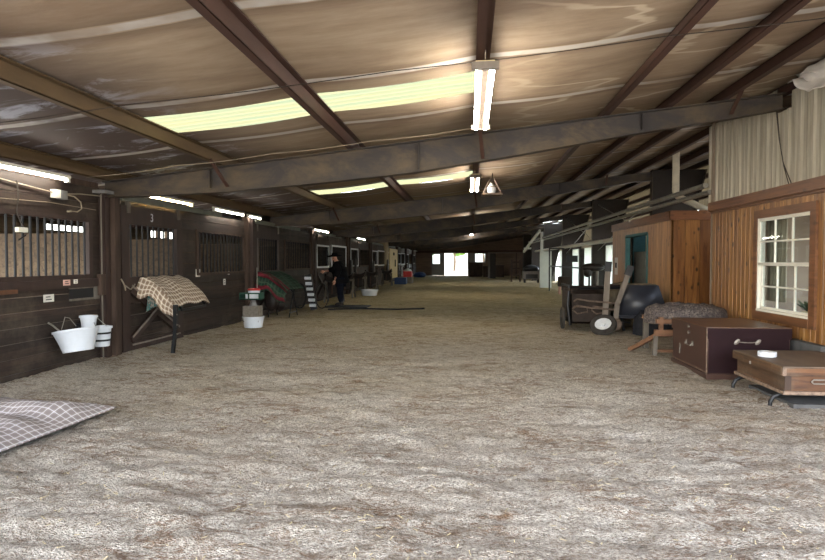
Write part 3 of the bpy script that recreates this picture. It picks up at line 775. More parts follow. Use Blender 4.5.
# ------------------------------------------------------------------ blanket rack by door 3
r = thing('blanket_rack', 'black folding metal rack projecting from stall door 3', 'rack', (-5.1, 9.8, 0))
MB().tube([(XL + .15, 9.66, 1.12), (-5.1, 9.66, .98), (-4.8, 9.6, .70)], .02, 8).build('rail', 'blackmetal', r)
MB().tube([(XL + .15, 10.7, 1.12), (-5.1, 10.7, .98), (-4.85, 10.6, .70)], .02, 8).build('rail', 'blackmetal', r)
MB().box(-4.86, -4.80, 9.42, 9.49, .38, .78).build('leg', 'blackmetal', r)
MB().beam((-4.83, 9.46, .42), (-4.86, 9.40, -.02), .05, .06, (0, 1, 0)).build('leg', 'blackmetal', r)
MB().beam((-4.8, 9.6, .68), (-4.84, 10.6, .68), .03, .04).build('crossbar', 'blackmetal', r)
for z in (.62, .45, .3): MB().ball((-4.795, 9.43, z), .014, .014, .014, 1).build('bolt', 'chrome', r)
def horse_blanket(y0, ln, x0, wd, zt, amp=1.):
    def f(u, v):
        # u runs along the stalls from the folded near flap, v from the wall side out to the aisle edge
        n = NZ.noise(Vector((u * 7 + y0, v * 5, 3)))
        if u < .2:
            t = 1 - u / .2                         # near flap hanging down
            y = y0 - .13 * t + .09 * v * t; z_ = -.26 * amp * t - .06 * t * math.sin(v * 11)
            x = x0 + wd * v - .05 * t; z = zt - .10 * v - .36 * v * v + z_
            x -= .06 * math.sin(t * 3) * v
        else:
            t = (u - .2) / .8
            y = y0 + ln * t - .12 * v * (1 - t); x = x0 + (wd - .06 * t) * v
            z = zt - .10 * v - .36 * v * v + .02 * math.sin(PI * t) + .012 * math.sin(t * 14 + v * 3)
            z -= .02 * t * v
        return (x, y, z + .025 * n)
    return f
rack_blanket = horse_blanket(9.56, 1.32, -5.5, .68, 1.22)
o = drape(rack_blanket, 64, 34, 'tan_plaid_blanket', 'plaid_rack', th=.02); tag(o, 'tan plaid horse blanket draped over the black rack by stall door 3', 'blanket')
def under_cloth(u, v):
    x = -5.42 + .56 * u; t = v; w_ = (x + 5.5) / .68
    y = 9.60 + .10 * t + .03 * math.sin(u * 14); zt_ = 1.22 - .10 * w_ - .36 * w_ * w_ - .10; zb_ = .64 + .12 * u + .05 * math.sin(u * 5)
    return (x, y, min(zb_, zt_ - .05) + (zt_ - min(zb_, zt_ - .05)) * t)
o = drape(under_cloth, 30, 16, 'printed_cloth', 'print', th=.03); tag(o, 'teal and beige printed cloth bunched under the tan plaid blanket', 'cloth')

# ------------------------------------------------------------------ crate feeder pile
cx, cy = -4.88, 13.15
r = thing('white_basin', 'white plastic basin on the shavings under the grey block', 'tub', (cx, cy, 0))
bucket_parts((cx, cy, .0), .2, .235, .25, r, nm='basin')
MB().tube([(cx - .22, cy, .22), (cx - .25, cy - .05, .16), (cx - .22, cy - .1, .22)], .008, 6).build('handle', 'galv', r)
tag(MB().box(cx - .19, cx + .17, cy - .15, cy + .15, .13, .49).bevel(.05, 3).build('grey_block', 'saltgrey', smooth=True), 'grey rounded block standing in the white basin', 'block')
r = thing('feeder_stem', 'short dark stem and rod between the grey block and green tray', 'stand', (cx, cy, .49))
MB().lathe((cx, cy, .485), [(.10, 0), (.07, .06), (.05, .14)], 12).build('stem', 'greybox', r, smooth=True)
MB().tube([(cx + .02, cy + .2, .66), (cx + .02, cy + .2, 1.35)], .012, 6).build('rod', 'galv', r)
MB().beam((cx + .0, cy, .615), (cx + .02, cy + .22, .64), .03, .03).build('arm', 'galv', r)
r = thing('green_tray', 'green plastic tray carrying the white pail with the red lid', 'tray', (cx, cy, .63))
mb = MB(); x0, x1, y0, y1, z0, z1 = cx - .26, cx + .2, cy - .17, cy + .17, .63, .79
mb.box(x0, x1, y0, y1, z0, z0 + .015).box(x0, x0 + .015, y0, y1, z0, z1).box(x1 - .015, x1, y0, y1, z0, z1)
mb.box(x0, x1, y0, y0 + .015, z0, z0 + .03).box(x0, x1, y0, y0 + .015, z1 - .03, z1).box(x0, x1, y1 - .015, y1, z0, z1).box(x0 + .2, x0 + .23, y0, y0 + .015, z0, z1)
mb.build('tray_body', 'green', r)
MB().box(cx - .12, cx + .08, cy - .155, cy - .14, .66, .76).build('white_sack', 'white', r)
r = thing('lidded_pail', 'white pail with bright red lid standing in the green tray', 'bucket', (cx + .02, cy, .65))
MB().lathe((cx + .02, cy, .646), [(.12, 0), (.135, .19)], 20).build('pail', 'white', r, smooth=True)
MB().lathe((cx + .02, cy, .836), [(.142, 0), (.142, .03), (.12, .045)], 20).build('lid', 'red', r, smooth=True)

# ------------------------------------------------------------------ green blanket on a rack
def onwall(px, Y): return (px - 470) * Y / 600
r = thing('blanket_stand', 'dark saddle stand with thin metal legs under the green blanket', 'rack', (-5.1, 15.6, 0))
mb = MB()
for x in (-5.35, -4.78):
    for s_ in (-1, 1): MB().tube([(x, 15.9, 1.02 if x < -5 else .68), (x, 15.9 + s_ * .38, 0)], .018, 6).build('leg', 'blackmetal', r)
MB().tube([(-5.5, 15.9, 1.08), (-5.1, 15.9, .98), (-4.78, 15.9, .66)], .025, 8).build('rail', 'blackmetal', r)
MB().tube([(-4.78, 15.56, .12), (-4.78, 16.24, .12)], .012, 6).build('stretcher', 'greybox', r)
gb = horse_blanket(15.05, 1.75, -5.46, .8, 1.2, 1.6)
o = drape(gb, 60, 34, 'green_blanket', 'plaid_green', th=.02); tag(o, 'dark green horse blanket with dark red straps draped over a stand', 'blanket')
M['webbing'] = plain('dark_red_webbing', (92, 34, 42), .9, 0, .2, 20, .1)
for u0, nm in ((.02, 0), (.16, 1), (.30, 2)):
    def st(u, v, u0=u0):
        p = gb(u0 + .045 * u, v); return (p[0] + .004, p[1] - .012, p[2] + .010)
    sp = drape(st, 2, 24, 'red_strap', 'webbing', o, .006); sp['label'] = 'dark red strap'
def bagf(u, v):
    a = 2 * PI * u; return (-5.15 + .24 * math.cos(a) * (1 - .3 * v), 15.55 + .16 * math.sin(a), .05 + .62 * v)
mb = MB(); mb.ball((-5.2, 15.35, .5), .2, .14, .32, 3, .06); mb.ball((-5.1, 15.75, .4), .16, .14, .26, 3, .06)
o = mb.build('tack_bag', 'leather', smooth='all'); tag(o, 'black leather bag hanging under the green blanket', 'bag')

# ------------------------------------------------------------------ rack of white wraps + hoops
r = thing('wrap_rack', 'dark upright rack of white rolled leg wraps left of the person', 'rack', (-4.85, 18.0, 0))
MB().beam((-4.95, 18.0, 1.08), (-4.72, 17.85, .02), .2, .06, (0, -1, .2)).build('board', 'black', r)
for i in range(6):
    t = .1 + i * .155
    c = Vector((-4.95, 18.0, 1.08)).lerp(Vector((-4.72, 17.85, .02)), t)
    MB().tube([(c.x - .095, c.y - .07, c.z), (c.x + .095, c.y - .07, c.z)], .048, 10).build('white_wrap', 'white', r, smooth=True)
for x in (-5.25, -4.55):
    pts = [(x + .20 * math.cos(a), 18.15, .42 + .38 * math.sin(a)) for a in [2 * PI * k / 20 for k in range(21)]]
    tag(MB().tube(pts, .028 if x < -5 else .016, 7).build('coiled_hose', 'black', smooth=True), 'black coiled hose leaning ' + ('left' if x < -5 else 'right') + ' of the white leg wraps', 'hose', 'hoops by the wraps')

# ------------------------------------------------------------------ saddle stands further on
def saddle_stand(x, y, lab, lab2):
    r = thing('saddle_stand', lab, 'stand', (x, y, 0), 'saddle stands')
    for a in (-1, 1):
        for b in (-1, 1):
            MB().beam((x + a * .26, y, .72), (x + a * .3, y + b * .3, .0), .06, .05).build('leg', 'greypost', r)
    MB().box(x - .32, x + .32, y - .05, y + .05, .68, .76).build('rail', 'greywood', r)
    for a in (-1, 1): MB().beam((x + a * .29, y - .2, .22), (x + a * .29, y + .2, .22), .03, .05).build('stretcher', 'greypost', r)
    s_ = thing('saddle', lab2, 'saddle', (x, y, .76), 'saddles')
    def seat(u, v):
        a = (u - .5) * 2; b = (v - .5) * 2
        z = .86 + .10 * a * a + (.06 * max(0, a) ** 4) - .16 * b * b
        return (x + a * .3, y + b * .2 * (1 - .2 * a), z)
    MB().grid(seat, 14, 10, False).build('seat', 'leather', s_, smooth='all', solid=.05)
    for b in (-1, 1):
        def flap(u, v, b=b):
            return (x - .2 + .36 * u + .05 * v, y + b * (.17 + .14 * v ** .7), .82 - .46 * v - .05 * math.sin(PI * u) * v)
        MB().grid(flap, 8, 8, False).build('flap', 'leather', s_, smooth='all', solid=.015)
        MB().tube([(x, y + b * .3, .72), (x, y + b * .36, .3)], .014, 6).build('stirrup_leather', 'tan_leather', s_)
    MB().tube([(x - .3, y, .92), (x - .33, y, 1.04)], [.045, .03], 8).build('horn', 'leather', s_, smooth=True)
saddle_stand(-4.95, 21.6, 'grey wooden saddle stand just left of the person', 'black saddle on the stand just left of the person')
saddle_stand(-5.05, 24.3, 'grey wooden saddle stand just behind the person', 'black saddle on the stand behind the person')
saddle_stand(-5.05, 27.2, 'grey wooden saddle stand left of the far white basin', 'black saddle left of the far white basin')
saddle_stand(-5.05, 30.6, 'grey wooden saddle stand right behind the far white basin', 'black saddle above the far white basin')
saddle_stand(-5.0, 36.0, 'grey wooden saddle stand left of the cream door', 'black saddle left of the cream door')
saddle_stand(-4.9, 47.0, 'farthest grey saddle stand past the red bin', 'farthest black saddle past the red bin')
def hang_coat(x, y, z0, z1, w, lab):
    def f(u, v):
        a = 2 * PI * u; rr = (.5 + .5 * v) * w * (1 + .12 * math.sin(a * 5))
        return (x + .09 * math.cos(a) * (.5 + .5 * v), y + rr * math.sin(a), z1 + (z0 - z1) * v)
    r = MB().grid(f, 28, 10, False).build('hanging_halters', 'leather', smooth='all'); tag(r, lab, 'tack', 'dark tack on the far stall fronts')
for i, (y, z0, z1, w, lab) in enumerate([(26.9, .55, 1.55, .28, 'dark bundle of halters hanging just right of the person'), (27.9, .7, 1.6, .2, 'dark bundle of halters on the post past the person'),
                                         (33.2, .5, 1.5, .3, 'dark bundle of halters left of the tan column'), (39.0, .6, 1.6, .4, 'dark bundle of halters beside the cream door'), (52.5, .5, 1.4, .5, 'farthest dark bundle of halters')]):
    hang_coat(XL + .28, y, z0, z1, w, lab)
r = thing('far_basin', 'white oval basin on the shavings right of the person', 'tub', (-4.35, 25.8, 0))
bucket_parts((-4.35, 25.8, .0), .28, .34, .26, r, nm='basin', sx=1.1)
tag(MB().box(-4.85, -4.1, 38.4, 39.2, .0, .42).bevel(.04, 2).build('blue_bin', 'blue'), 'blue plastic bin on the floor below the cream door', 'bin')
tag(MB().box(-4.5, -3.95, 40.4, 41.2, .42, .8).bevel(.04, 2).build('red_bin', 'red'), 'red plastic bin right of the cream door', 'bin')
tag(MB().box(-4.75, -3.9, 40.2, 41.3, .0, .42).bevel(.02, 1).build('wooden_box', 'greypost'), 'low grey wooden box under the red bin', 'box')
tag(MB().ball((-4.6, 44.3, .45), .35, .4, .5, 3, .1).build('white_sack', 'white', smooth='all'), 'white sack heap past the red bin', 'sack')
tag(MB().ball((-4.7, 56, .2), .6, .9, .28, 3, .12).build('blue_tarp_heap', 'blue', smooth='all'), 'blue tarp heap at the far left end of the aisle', 'tarp')
# dark rubber mats on the floor by the person
tag(MB().box(-4.7, -3.3, 19.0, 19.9, -.01, .02).bevel(.01, 1).build('rubber_mat', 'black'), 'flat dark mat on the shavings in front of the person', 'mat')
tag(MB().tube([(-4.3, 17.9, .03), (-3.4, 18.3, .03), (-2.2, 18.1, .03), (-1.4, 18.5, .03)], .025, 6).build('dark_hose', 'black', smooth=True), 'dark hose lying across the aisle by the person', 'hose')

# ------------------------------------------------------------------ person
def skin_mesh(name, verts, edges, radii, mat, parent=None, sub=2, root=0, loc=None):
    me = bpy.data.meshes.new(name); o0 = LOC[parent.name] if parent is not None else Vector(loc)
    me.from_pydata([tuple(Vector(v) - o0) for v in verts], edges, []); ob = bpy.data.objects.new(name, me); col.objects.link(ob)
    md = ob.modifiers.new('skin', 'SKIN'); md.use_smooth_shade = True
    for i, sv in enumerate(me.skin_vertices[0].data):
        rr = radii[i]; sv.radius = rr if isinstance(rr, tuple) else (rr, rr); sv.use_root = (i == root)
    if sub: s2 = ob.modifiers.new('sub', 'SUBSURF'); s2.levels = sub; s2.render_levels = sub
    dg = bpy.context.evaluated_depsgraph_get(); m2 = bpy.data.meshes.new_from_object(ob.evaluated_get(dg))
    ob.modifiers.clear(); ob.data = m2; m2.name = name; m2.materials.clear(); m2.materials.append(M[mat]); m2.shade_smooth()
    if parent is not None: ob.parent = parent
    else: ob.location = o0
    LOC[ob.name] = o0.copy()
    return ob
px_, py_ = -4.27, 19.6
def P(dx, dy, z): return (px_ + dx, py_ + dy, z)      # faces -X, slightly stooped
V = [P(0, 0, .92), P(-.02, 0, 1.08), P(-.07, 0, 1.3), P(-.11, 0, 1.43), P(-.15, 0, 1.5), P(-.2, 0, 1.6), P(-.225, 0, 1.68),
     P(-.09, -.17, 1.39), P(-.09, .17, 1.39),                       # shoulders 7,8
     P(-.02, -.25, 1.16), P(-.12, -.26, .95), P(-.15, -.25, .87),                  # near arm hangs 9,10,11
     P(-.28, .22, 1.24), P(-.5, .16, 1.16), P(-.58, .14, 1.15),                   # far arm reaches out 12..14
     P(.0, -.09, .88), P(.0, -.11, .5), P(.03, -.11, .09), P(-.13, -.12, .04),      # near leg 15..18
     P(.0, .09, .88), P(-.05, .11, .5), P(-.0, .11, .09), P(-.16, .12, .04)]
Ed = [(0, 1), (1, 2), (2, 3), (3, 4), (4, 5), (5, 6), (3, 7), (3, 8), (7, 9), (9, 10), (10, 11), (8, 12), (12, 13), (13, 14), (0, 15), (15, 16), (16, 17), (17, 18), (0, 19), (19, 20), (20, 21), (21, 22)]
R_ = [(.13, .16), (.12, .14), (.12, .16), (.09, .12), .055, (.085, .075), (.075, .07), .06, .06, .045, .03, .026, .045, .03, .026, .09, .062, .042, .03, .09, .062, .042, .03]
body = skin_mesh('person', V, Ed, R_, 'skin', loc=(px_, py_, 0))
tag(body, 'person in wide black hat and dark jacket standing with one arm reaching left', 'person')
# hands: palm + five fingers joined into the body mesh
def hand(c, d, side, n):
    """c wrist, d finger direction, side across the palm"""
    c = Vector(c); d = Vector(d).normalized(); s_ = Vector(side).normalized(); nrm = d.cross(s_)
    obs = []
    palm = MB(); palm.tube([c, c + d * .03, c + d * .08, c + d * .095], [.024, .038, .042, .034], 8)
    obs.append(palm.build('palm', 'skin', smooth='all', loc=(px_, py_, 0)))
    for i, (off, ln) in enumerate(((-.03, .065), (-.01, .078), (.011, .072), (.031, .056))):
        a = c + d * .08 + s_ * off
        b = a + d * ln * .5 + nrm * .012; e = b + d * ln * .35 + nrm * .03
        obs.append(MB().tube([a, b, e], [.0095, .009, .007], 6).build('finger', 'skin', smooth='all', loc=(px_, py_, 0)))
    a = c + d * .03 - s_ * .03; b = a - s_ * .025 + d * .03; e = b + d * .03 + nrm * .012
    obs.append(MB().tube([a, b, e], [.013, .011, .008], 6).build('finger', 'skin', smooth='all', loc=(px_, py_, 0)))
    return obs
parts = hand(V[11], (-.15, .05, -1), (1, 0, 0), (0, 1, 0)) + hand(V[14], (-1, -.1, -.08), (0, 0, 1), (0, 1, 0))
# nose, ears, chin, eyes
face = MB(); hc = Vector(V[5])
face.ball(hc + Vector((-.095, 0, .0)), .022, .014, .022, 2); face.ball(hc + Vector((0, -.078, .0)), .02, .01, .032, 2); face.ball(hc + Vector((0, .078, .0)), .02, .01, .032, 2)
face.ball(hc + Vector((-.065, 0, -.06)), .03, .035, .025, 2)
parts.append(face.build('face', 'skin', smooth='all', loc=(px_, py_, 0)))
bb = bmesh.new(); bb.from_mesh(body.data)
for o in parts: bb.from_mesh(o.data); bpy.data.objects.remove(o)
bb.to_mesh(body.data); bb.free(); body.data.shade_smooth()
MB().ball(hc + Vector((-.085, -.03, .02)), .008, .01, .007, 2).ball(hc + Vector((-.085, .03, .02)), .008, .01, .007, 2).build('eyes', 'ink', body, smooth='all')
MB().ball(hc + Vector((-.088, 0, -.038)), .006, .022, .005, 2).build('mouth', 'red', body, smooth='all')
JV = [P(.02, 0, .80), P(.0, 0, 1.0), P(-.04, 0, 1.2), P(-.08, 0, 1.36), P(-.12, 0, 1.47), P(-.09, -.19, 1.38), P(-.01, -.27, 1.16), P(-.11, -.275, .97), P(-.09, .19, 1.38), P(-.28, .23, 1.24), P(-.46, .175, 1.17)]
JE = [(0, 1), (1, 2), (2, 3), (3, 4), (3, 5), (5, 6), (6, 7), (3, 8), (8, 9), (9, 10)]
JR = [(.23, .27), (.23, .26), (.235, .26), (.21, .23), (.12, .12), .14, .115, .08, .14, .1, .075]
skin_mesh('jacket', JV, JE, JR, 'jacket', body, root=1)
TV = [P(0, 0, .92), P(.0, -.09, .86), P(.0, -.11, .5), P(.03, -.11, .11), P(.0, .09, .86), P(-.05, .11, .5), P(.0, .11, .11)]
skin_mesh('trousers', TV, [(0, 1), (1, 2), (2, 3), (0, 4), (4, 5), (5, 6)], [(.17, .2), .15, .115, .095, .15, .115, .095], 'denim', body)
for dy, dx in ((-.115, .02), (.115, -.01)):
    MB().ball(P(dx - .06, dy, .06), .145, .055, .06, 3).ball(P(dx + .02, dy, .12), .06, .055, .09, 3).build('boot', 'leather', body, smooth='all')
hz = hc + Vector((.0, 0, .055))
def brim(u, v):
    a = 2 * PI * u; rr = .075 + .15 * v
    return (hz.x - .01 + rr * 1.15 * math.cos(a), hz.y + rr * math.sin(a), hz.z + .045 * (v ** 2) * math.sin(a) ** 2 + .01 + .03 * v * math.cos(a))
hat = MB().grid(brim, 32, 5, False).build('hat', 'felt', body, smooth='all', solid=.022)
MB().lathe(hz + Vector((0, 0, 0)), [(.098, .0), (.098, .03), (.09, .08), (.075, .115), (.03, .105)], 20, (-.05, 0, 1), 1.1, .92).build('crown', 'felt', hat, smooth=True)

# ------------------------------------------------------------------ far end wall
mb = MB(); Y0 = YEND
mb.box(-6, -4.1, Y0, Y0 + .1, -.1, 3.6).box(1.75, 6.8, Y0, Y0 + .1, -.1, 4.3).box(-4.1, 1.75, Y0, Y0 + .1, 2.3, 3.9)
mb.box(-4.1, -3.95, Y0, Y0 + .1, -.1, 2.4).box(-.25, .5, Y0, Y0 + .1, -.1, 2.4).box(.5, 1.75, Y0, Y0 + .1, -.1, 1.35).box(1.6, 1.75, Y0, Y0 + .1, 1.3, 2.4)
struct(mb.build('wall_end', 'endwall', loc=(0, 0, 0)))
struct(box(-9.4, -5.9, YEND, YEND + .1, -.1, 3).build('wall_end_stalls', 'endwall'))
struct(box(-9.4, 6.8, YEND - .3, YEND - .12, 2.35, 2.6).build('trim_3', 'purlin'))
r = thing('sliding_barn_door', 'pale sliding door with a window, left of the bright far doorway', 'door', (-3.3, YEND - .1, 0))
mb = MB().box(-4.0, -2.65, YEND - .1, YEND - .04, 0, 1.2).box(-4.0, -3.9, YEND - .1, YEND - .04, 1.2, 2.3).box(-3.15, -2.65, YEND - .1, YEND - .04, 1.2, 2.3).box(-3.9, -3.15, YEND - .1, YEND - .04, 2.2, 2.3)
mb.build('leaf', 'greybox', r); MB().box(-3.9, -3.15, YEND - .075, YEND - .065, 1.2, 2.2).build('pane', 'glass', r)
r = thing('sliding_barn_door', 'grey sliding door leaf right of the bright far doorway', 'door', (.2, YEND - .1, 0))
MB().box(-.2, .5, YEND - .1, YEND - .04, 0, 2.3).build('leaf', 'greybox', r)
def struct_window(n, x0, x1, z0, z1, y):
    w_ = struct(MB().box(x0, x1, y - .02, y, z0, z0 + .05).box(x0, x1, y - .02, y, z1 - .05, z1).box(x0, x0 + .05, y - .02, y, z0, z1).box(x1 - .05, x1, y - .02, y, z0, z1).build('window_%d' % n, 'whiteframe'))
    MB().box(x0 + .05, x1 - .05, y - .012, y - .006, z0 + .05, z1 - .05).build('pane', 'glass', w_)
struct_window(3, .5, 1.6, 1.35, 2.3, YEND)
# crates by the far wall
for i, (x0, x1, z1, yy, lab) in enumerate([(-.1, 1.2, 1.3, 58, 'dark stack of stuff right of the far doorway'), (1.25, 2.2, .95, 57, 'dark low crate against the far wall'), (2.25, 3.2, 1.05, 57.2, 'dark low crate second from the far doorway')]):
    rr = thing('far_crate', lab, 'crate', ((x0 + x1) / 2, yy, 0), 'crates at the far wall')
    MB().box(x0, x1, yy, yy + 1, -.02, z1).bevel(.03, 1).build('body', 'post', rr)
    MB().box(x0 - .03, x1 + .03, yy - .03, yy + 1.03, z1, z1 + .06).build('lid', 'stall_red', rr)
# trees outside the far door
for i, (x, y, h) in enumerate([(-6, 88, 7), (-2.5, 96, 8), (2, 92, 7), (6, 90, 8), (-10, 94, 8)]):
    rr = thing('tree', 'sunlit green tree outside the far doorway, ' + ['left', 'middle left', 'middle', 'right', 'far left'][i], 'tree', (x, y, -.1), 'trees outside')
    MB().tube([(x, y, -.1), (x + .1, y, 1.5), (x, y, h * .6)], [.22, .17, .08], 8).build('trunk', 'bark', rr, smooth=True)
    mb = MB(); rq = random.Random(i)
    for k in range(16):
        a = rq.uniform(0, 2 * PI); d = rq.uniform(0, 2.0); mb.ball((x + d * math.cos(a), y + d * math.sin(a), h * rq.uniform(.35, .95)), rq.uniform(.7, 1.2), rq.uniform(.7, 1.2), rq.uniform(.5, .9), 2, .25, rq)
    mb.build('crown', 'leaf', rr)

# ------------------------------------------------------------------ right side: tack room wall with window
XR = 4.3; YC = 11.2
def tg_boards(mb, x, y0, y1, z0, z1, w=.145):
    y = y0
    while y < y1 - .005:
        yy = min(y + w, y1); mb.vf([(x + .05, y, z0), (x + .012, y, z0), (x, y + .008, z0), (x, yy - .008, z0), (x + .012, yy, z0), (x + .05, yy, z0),
                                  (x + .05, y, z1), (x + .012, y, z1), (x, y + .008, z1), (x, yy - .008, z1), (x + .012, yy, z1), (x + .05, yy, z1)],
                                 [(0, 1, 7, 6), (1, 2, 8, 7), (2, 3, 9, 8), (3, 4, 10, 9), (4, 5, 11, 10), (5, 0, 6, 11), (5, 4, 3, 2, 1, 0), (6, 7, 8, 9, 10, 11)])
        y = yy
WY0, WY1, WZ0, WZ1 = 8.03, 9.44, .76, 2.13
mb = MB()
tg_boards(mb, XR, 5.6, WY0, .12, 2.4); tg_boards(mb, XR, WY1, YC, .12, 2.4); tg_boards(mb, XR, WY0, WY1, .12, WZ0 - .02); tg_boards(mb, XR, WY0, WY1, WZ1 + .02, 2.4)
struct(mb.build('wall_right', 'orange_wood', loc=(0, 0, 0)))
struct(box(XR + .0, XR + .1, 5.6, YC, -.1, .16).build('baseboard_right', 'concrete'))
tag(MB().box(XR - .14, XR - .04, 7.55, 8.35, -.05, .48).bevel(.01, 1).build('concrete_slab', 'concrete'), 'grey concrete slab standing against the wood wall behind the trunks', 'slab')
struct(MB().box(XR - .07, XR + .12, 5.6, YC + .02, 2.38, 2.53).bevel(.012, 2).box(XR - .03, XR + .1, 5.6, YC, 2.34, 2.38).build('trim_4', 'orange_beam'))
struct(box(XR, XR + 2.4, YC - .02, YC + .06, -.05, 3.95).build('wall_tack_room_far', 'roomdark'))
struct(MB().box(6.7, 6.8, 3.6, YC, -.05, .8).box(6.7, 6.8, 3.6, YC, 2.3, 4.1).box(6.7, 6.8, 10.4, YC, .8, 2.3).build('wall_tack_room_back', 'roomdark'))  # opening added in this unseen wall to light the curtains and far wall
struct(box(XR + .05, 6.8, 3.6, YC, 2.55, 2.62).build('ceiling_tack_room', 'roomdark'))
struct(box(XR + .05, 6.8, 3.6, YC, -.04, .0).build('floor_tack_room', 'roomdark'))
# corrugated sheet above, ribs as geometry, stepped notch round the rafter
mb = MB(); y = 5.6; st_ = .0375; i = 0
prof = [0, .0, .018, .018, .0, .0, .006, .0]
pts = []
while y < 11.42:
    pts.append((XR + .03 - prof[i % 8], y)); y += st_; i += 1
def topz(y): return zr(XR) + .0 if y < 8.62 else (3.58 if y < 9.0 else zr(XR) + .12)
for (xa, ya), (xb, yb) in zip(pts, pts[1:]):
    z1 = topz((ya + yb) / 2); mb.vf([(xa, ya, 2.5), (xb, yb, 2.5), (xb, yb, z1), (xa, ya, z1)], [(0, 1, 2, 3)])
struct(mb.build('wall_right_upper', 'corr', solid=.004))
# torn insulation above
def ins(u, v):
    return (XR - .10 + .14 * math.sin(u * PI) * .8 - .1 * (1 - u) + .07 * NZ.noise(Vector((u * 3, v * 4, 0))), 7.0 + 1.3 * v, zr(XR) + .12 - (.12 + .26 * math.sin(PI * min(1, v * 1.1)) ** .7) * (1 - u) + .05 * NZ.noise(Vector((u * 4, v * 7, 2))))
tag(MB().grid(ins, 14, 22, False).build('torn_insulation', 'insul', smooth='all', solid=.01), 'crumpled white insulation sagging above the corrugated wall at the right edge', 'insulation')
# cable on the corrugated wall
tag(MB().tube([(XR - .02, 8.95, 3.6), (XR - .02, 8.86, 3.2), (XR - .02, 8.72, 2.8), (XR - .02, 8.58, 2.53)], .007, 5).tube([(XR - .02, 8.93, 3.6), (XR - .02, 8.84, 3.15), (XR - .02, 8.74, 2.85), (XR - .02, 8.52, 2.54)], .007, 5).build('loose_cable', 'darkwire'), 'thin loose dark cable hanging down the corrugated wall', 'cable')

# window of the tack room
win = struct(MB().box(XR - .035, XR + .06, WY0 - .13, WY0, WZ0 - .12, WZ1 + .12).box(XR - .035, XR + .06, WY1, WY1 + .1, WZ0 - .12, WZ1 + .12)
             .box(XR - .035, XR + .06, WY0, WY1, WZ1, WZ1 + .12).box(XR - .045, XR + .06, WY0, WY1, WZ0 - .12, WZ0).build('window_1', 'orange_beam'))
def sash(z0, z1, x, nm):
    o = MB(); f = .045
    o.box(x, x + .04, WY0, WY0 + f, z0, z1).box(x, x + .04, WY1 - f, WY1, z0, z1).box(x, x + .04, WY0, WY1, z0, z0 + f).box(x, x + .04, WY0, WY1, z1 - f, z1)
    s_ = o.build(nm, 'winwhite', win)
    mb = MB()
    for k in (1, 2): yy = WY0 + (WY1 - WY0) * k / 3; mb.box(x + .005, x + .03, yy - .011, yy + .011, z0 + f, z1 - f)
    mb.box(x + .004, x + .031, WY0 + f, WY1 - f, (z0 + z1) / 2 - .011, (z0 + z1) / 2 + .011)
    mb.build('glazing_bars', 'winwhite', s_)
    MB().box(x + .016, x + .019, WY0 + f, WY1 - f, z0 + f, z1 - f).build('panes', 'glass', s_)
zm = (WZ0 + WZ1) / 2 + .03
sash(WZ0 + .02, zm, XR + .03, 'lower_sash'); sash(zm - .04, WZ1, XR - .01, 'upper_sash')
MB().box(XR - .03, XR + .08, WY0, WY1, WZ0, WZ0 + .03).box(XR - .02, XR + .08, WY0, WY0 + .02, WZ0, WZ1).box(XR - .02, XR + .08, WY1 - .02, WY1, WZ0, WZ1).build('window_casing', 'winwhite', win)
def curt(y0, y1):
    def f(u, v): return (XR + .22 + .03 * math.sin(u * 30), y0 + (y1 - y0) * u, 2.25 - 1.35 * v)
    return f
tag(MB().grid(curt(9.1, 9.62), 24, 4, False).build('curtain', 'curtain', smooth='all', solid=.004), 'beige curtain inside the tack room window, far side', 'curtain')
tag(MB().grid(curt(8.1, 8.45), 24, 4, False).build('curtain', 'curtain', smooth='all', solid=.004), 'beige curtain inside the tack room window, near side', 'curtain')
r = thing('potted_plant', 'leafy plant standing inside the tack room window', 'plant', (XR + .5, 9.0, .62))
mb = MB(); rq = random.Random(5)
for k in range(26):
    a = rq.uniform(0, 2 * PI); l = rq.uniform(.1, .24); b = Vector((XR + .5, 9.0, .78)); e = b + Vector((math.cos(a) * l, math.sin(a) * l, rq.uniform(.02, .2)))
    sd = Vector((-math.sin(a), math.cos(a), 0)) * .03; m_ = b.lerp(e, .6)
    mb.vf([b, m_ + sd, e, m_ - sd], [(0, 1, 2, 3)])
mb.build('leaves', 'houseleaf', r); MB().lathe((XR + .5, 9.0, .62), [(.07, 0), (.1, .16)], 14).build('pot', 'stain', r, smooth=True)
tag(MB().box(XR + .2, XR + .8, 8.3, 9.8, .0, .62).bevel(.01, 1).build('cabinet', 'roomdark'), 'low cabinet inside the tack room under the window', 'cabinet')

# second wooden room
YB, YF, ZB = 13.4, 18.7, 2.58
mb = MB(); OY0, OY1, OZ0, OZ1 = 15.1, 17.1, .68, 2.18
def flat_boards_y(mb, x, y0, y1, z0, z1, w=.2):
    y = y0
    while y < y1 - .005:
        yy = min(y + w, y1); mb.box(x, x + .05, y + .003, yy - .003, z0, z1); y = yy
    mb.box(x + .02, x + .05, y0, y1, z0, z1)
flat_boards_y(mb, XR, YB, OY0, -.05, ZB - .2); flat_boards_y(mb, XR, OY1, YF, -.05, ZB - .2); flat_boards_y(mb, XR, OY0, OY1, -.05, OZ0); flat_boards_y(mb, XR, OY0, OY1, OZ1, ZB - .2)
struct(mb.build('wall_booth_side', wood('golden_pine_boards', ((184, 138, 88), (152, 108, 66), (112, 74, 44)), 1, .2, 2, .36, .6, .5), loc=(0, 0, 0)))
mb = MB(); x = XR; i = 0
while x < 6.5: mb.box(x + .004, x + .296, YB - (.0 if i else 0), YB + .05, -.05, ZB - .2); mb.box(x, x + .3, YB + .02, YB + .05, -.05, ZB - .2); x += .3; i += 1
struct(mb.build('wall_booth_front', 'orange_end', loc=(4.3, 0, 0)))
struct(MB().box(XR - .04, XR + .05, YB - .04, YF, ZB - .2, ZB).build('trim_5', 'orange_beam'))
